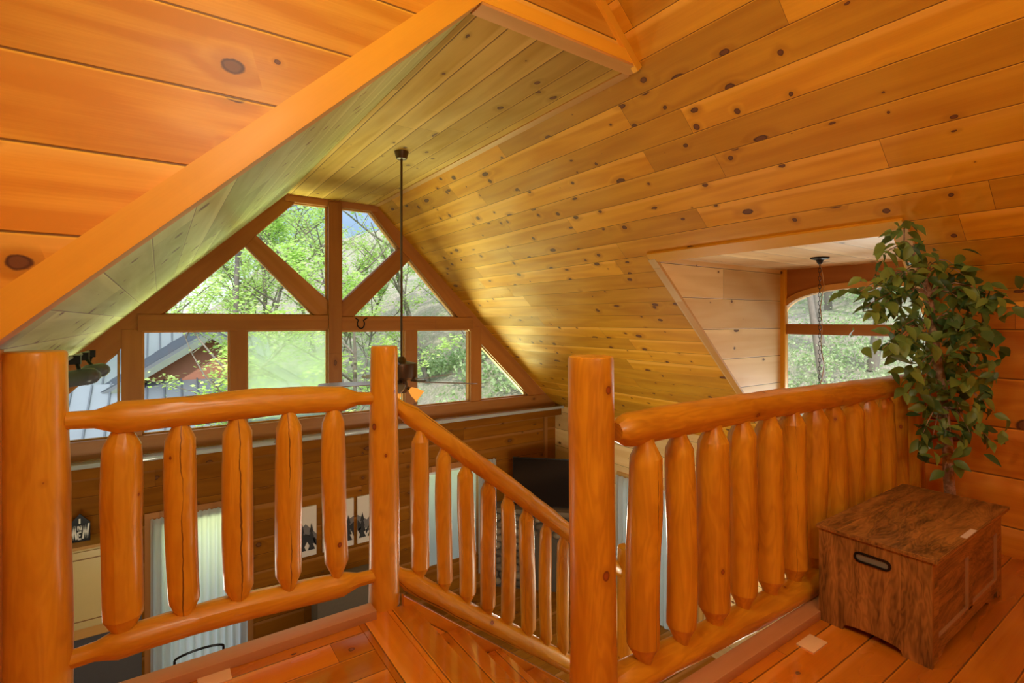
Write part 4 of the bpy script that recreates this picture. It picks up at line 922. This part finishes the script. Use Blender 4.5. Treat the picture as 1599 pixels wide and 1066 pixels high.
def make_tree(seed, H, leaves, lsize, spread, dense=1.0):
    R = random.Random(seed); tb_ = bmesh.new(); lb = bmesh.new(); tips = []
    def grow(p, d, ln, r, depth):
        pts = [p.copy()]; rad = [r]; q = p.copy(); dd = d.copy()
        for i in range(4):
            dd = (dd + Vector((R.gauss(0, .12), R.gauss(0, .12), R.gauss(.03, .06)))).normalized(); q = q + dd * ln / 4; pts.append(q.copy()); rad.append(r * (1 - .17 * (i + 1)))
        tube(tb_, pts, rad, 6 if depth < 2 else 4, False)
        if depth >= 2: tips.extend(pts[1:])
        if depth < 3:
            nb = {0: 9, 1: 5, 2: 3}[depth]
            for k in range(nb):
                t = R.uniform(.35, 1.0) if depth == 0 else R.uniform(.25, 1); i = min(3, int(t * 4)); b = pts[i].lerp(pts[i + 1], t * 4 - i)
                az = R.uniform(0, 6.283); nd = Vector((math.cos(az) * spread, math.sin(az) * spread, R.uniform(.15, .8))).normalized()
                grow(b, (nd + dd * .35).normalized(), ln * R.uniform(.38, .55), r * .42, depth + 1)
    grow(Vector((0, 0, 0)), Vector((0, 0, 1)), H * .85, .10 * H / 8, 0)
    for k in range(leaves):
        p = R.choice(tips) + Vector((R.gauss(0, .14), R.gauss(0, .14), R.gauss(-.03, .10))); az = R.uniform(0, 6.283)
        d = Vector((math.cos(az), math.sin(az), R.uniform(-.5, .2))).normalized(); s = d.cross(Vector((R.gauss(0, .4), R.gauss(0, .4), 1))).normalized(); ln = lsize * R.uniform(.6, 1.2)
        v = [lb.verts.new(p), lb.verts.new(p + d * ln * .5 + s * ln * .33), lb.verts.new(p + d * ln), lb.verts.new(p + d * ln * .5 - s * ln * .33)]; lb.faces.new(v)
    mt = bpy.data.meshes.new('trunk'); tb_.to_mesh(mt); tb_.free(); mt.materials.append(M['trunk'])
    ml = bpy.data.meshes.new('foliage'); lb.to_mesh(ml); lb.free(); ml.materials.append(M['springleaf'])
    for p in mt.polygons: p.use_smooth = True
    return mt, ml
variants = [make_tree(11, 9, 7000, .17, 1.0), make_tree(23, 10, 6000, .17, .9), make_tree(37, 7, 6000, .14, 1.2), make_tree(51, 11, 2200, .15, .8)]
def tree(x, y, v, sc, rz, label, group=None, dz=0.0):
    t = empty('leafy_tree', (x, y, hill(x, y) - .05 + dz)); tag(t, label, 'tree', group); t.rotation_euler = (0, 0, rz); t.scale = (sc,) * 3
    for nm, me in zip(('trunk', 'foliage'), variants[v]):
        o = bpy.data.objects.new(nm, me); COL.objects.link(o); o.parent = t
G1 = 'spring trees beyond the gable window'; L1 = 'pale green spring tree beyond the gable window, one of the thicket'
rt = random.Random(8)
tree(1.6, 10.7, 2, .60, 0.4, 'small bright green tree in front of the neighbouring cabin gable')
tree(3.7, 12.2, 0, .66, 1.4, 'leafy green tree nearest the centre of the gable window')
tree(8.4, 14.0, 1, .75, 2.2, 'leafy green tree right of the ceiling fan on the hillside')
for i, (x, y, v) in enumerate(((-2, 20, 0), (1.5, 18, 3), (3, 21, 1), (5.2, 17, 3), (6.5, 20, 0), (8.5, 18, 1), (11, 20, 3), (13, 17, 0), (10, 24, 1), (4, 26, 0), (-1, 27, 1), (-6, 25, 0), (7, 29, 1), (14, 25, 0), (17, 21, 3), (3.4, 24, 3), (12.5, 13.5, 3))):
    tree(x, y, v, rt.uniform(.85, 1.05) * (.62 if .27 < x / y < .42 else 1), rt.uniform(0, 6.28), L1, G1)
G2 = 'trees beyond the arched dormer window'
for i, (x, y, v) in enumerate(((10.6, 4.7, 3), (11.6, 4.3, 3), (12.4, 5.6, 3), (14, 5.2, 3), (15, 6.6, 3), (16, 7, 3), (17, 6, 3), (19, 7, 1), (15, 3.5, 3), (21, 8, 0), (23, 9.5, 1), (18, 10, 3))):
    tree(x, y, v, rt.uniform(.55, .8), rt.uniform(0, 6.28), 'sparse grey trunked tree beyond the arched dormer window', G2)
# undergrowth: nobody could count it
def undergrowth(name, pts, label, n_each, r, lsz, mat, seed):
    R = random.Random(seed); bm = bmesh.new()
    for x, y in pts:
        z = hill(x, y)
        for k in range(n_each):
            th = R.uniform(0, 6.283); rr_ = r * math.sqrt(R.random()); hh = abs(R.gauss(0, .45)) * r
            p = Vector((x + rr_ * math.cos(th), y + rr_ * math.sin(th), z + hh)); d = Vector((R.gauss(0, 1), R.gauss(0, 1), R.gauss(.3, .7))).normalized(); s = d.orthogonal(); s.rotate(Quaternion(d, R.uniform(0, 6.28))); ln = lsz * R.uniform(.6, 1.3)
            bm.faces.new([bm.verts.new(q) for q in (p, p + d * ln * .5 + s * ln * .3, p + d * ln, p + d * ln * .5 - s * ln * .3)])
    return tag(finish(name, bm, mat), label, 'shrubs', kind='stuff')
undergrowth('undergrowth', [(rt.uniform(4.5, 17), rt.uniform(9.5, 20)) for _ in range(42)], 'green undergrowth covering the slope right of the gable window', 420, .9, .14, M['shrubleaf'], 4)
undergrowth('undergrowth', [(rt.uniform(8, 18), rt.uniform(2.0, 9)) for _ in range(34)], 'green shrubs on the bank beyond the arched dormer window', 420, .8, .06, M['shrubleaf'], 6)

# neighbouring cabin
cb = empty('neighbour_cabin', (-1, 17, -4.5)); tag(cb, 'neighbouring cabin with blue grey metal roof and red brown gable', 'cabin')
mprism('metal_roof', [(-12, 15.0, -2.6), (2.9, 15.0, -2.6), (2.9, 19.5, .05), (-12, 19.5, .05)], (0, 0, .06), M['metalroof'], (0, 1, 0), cb)
bm = bmesh.new(); x = -12
sy = 2.65 / 4.5
while x < 2.9:
    prism(bm, [(x, 15, -2.54), (x + .035, 15, -2.54), (x + .035, 19.5, .11), (x, 19.5, .11)], (0, 0, .045)); x += .30
fixn(bm); part(cb, finish('roof_ribs', bm, M['rib']))
mbox('wall', (-11.5, 2.6, 15.6, 19, -5, -2.3), M['redwall'], (1, 0, 0), 0, cb)
# cross gable
gx, gy, gz = 1.02, 14.2, -.28
mprism('gable_wall', [(gx - 2.1, gy, gz - 1.5), (gx + 2.1, gy, gz - 1.5), (gx, gy, gz - .12)], (0, .2, 0), M['redwall'], (1, 0, 0), cb)
M['fascia'] = simple('dark_green_fascia', (.20, .24, .20), .6)
for s in (-1, 1):
    mprism('gable_roof', [(gx, gy - .35, gz), (gx + s * 2.4, gy - .35, gz - 1.60), (gx + s * 2.4, gy + 4, gz - 1.60), (gx, gy + 4, gz)], (0, 0, .08), M['metalroof'], (0, 1, 0), cb)
    rb = bmesh.new()
    for k in range(13):
        yy = gy - .3 + .35 * k; prism(rb, [(gx, yy, gz + .08), (gx + s * 2.4, yy, gz - 1.52), (gx + s * 2.4, yy + .03, gz - 1.52), (gx, yy + .03, gz + .08)], (0, 0, .04))
    fixn(rb); part(cb, finish('roof_ribs', rb, M['rib']))
    mprism('fascia', [(gx, gy - .37, gz - .0), (gx + s * 2.4, gy - .37, gz - 1.60), (gx + s * 2.4, gy - .37, gz - 1.76), (gx, gy - .37, gz - .16)], (0, .03, 0), M['fascia'], (1, 0, 0), cb)
mprism('porch_roof', [(gx - 3.6, gy - 1.9, gz - 2.1), (gx + 2.6, gy - 1.9, gz - 2.1), (gx + 2.6, gy - .02, gz - 1.17), (gx - 3.6, gy - .02, gz - 1.17)], (0, 0, .06), M['metalroof'], (0, 1, 0), cb)
mbox('porch_wall', (gx - 3.2, gx + 2.2, gy, gy + .2, -5, gz - 1.5), M['redwall'], (1, 0, 0), 0, cb)

pr = bmesh.new()
for k in range(20):
    xx = gx - 3.5 + .32 * k; prism(pr, [(xx, gy - 1.9, gz - 2.04), (xx + .03, gy - 1.9, gz - 2.04), (xx + .03, gy - .03, gz - 1.11), (xx, gy - .03, gz - 1.11)], (0, 0, .04))
fixn(pr); part(cb, finish('roof_ribs', pr, M['rib']))
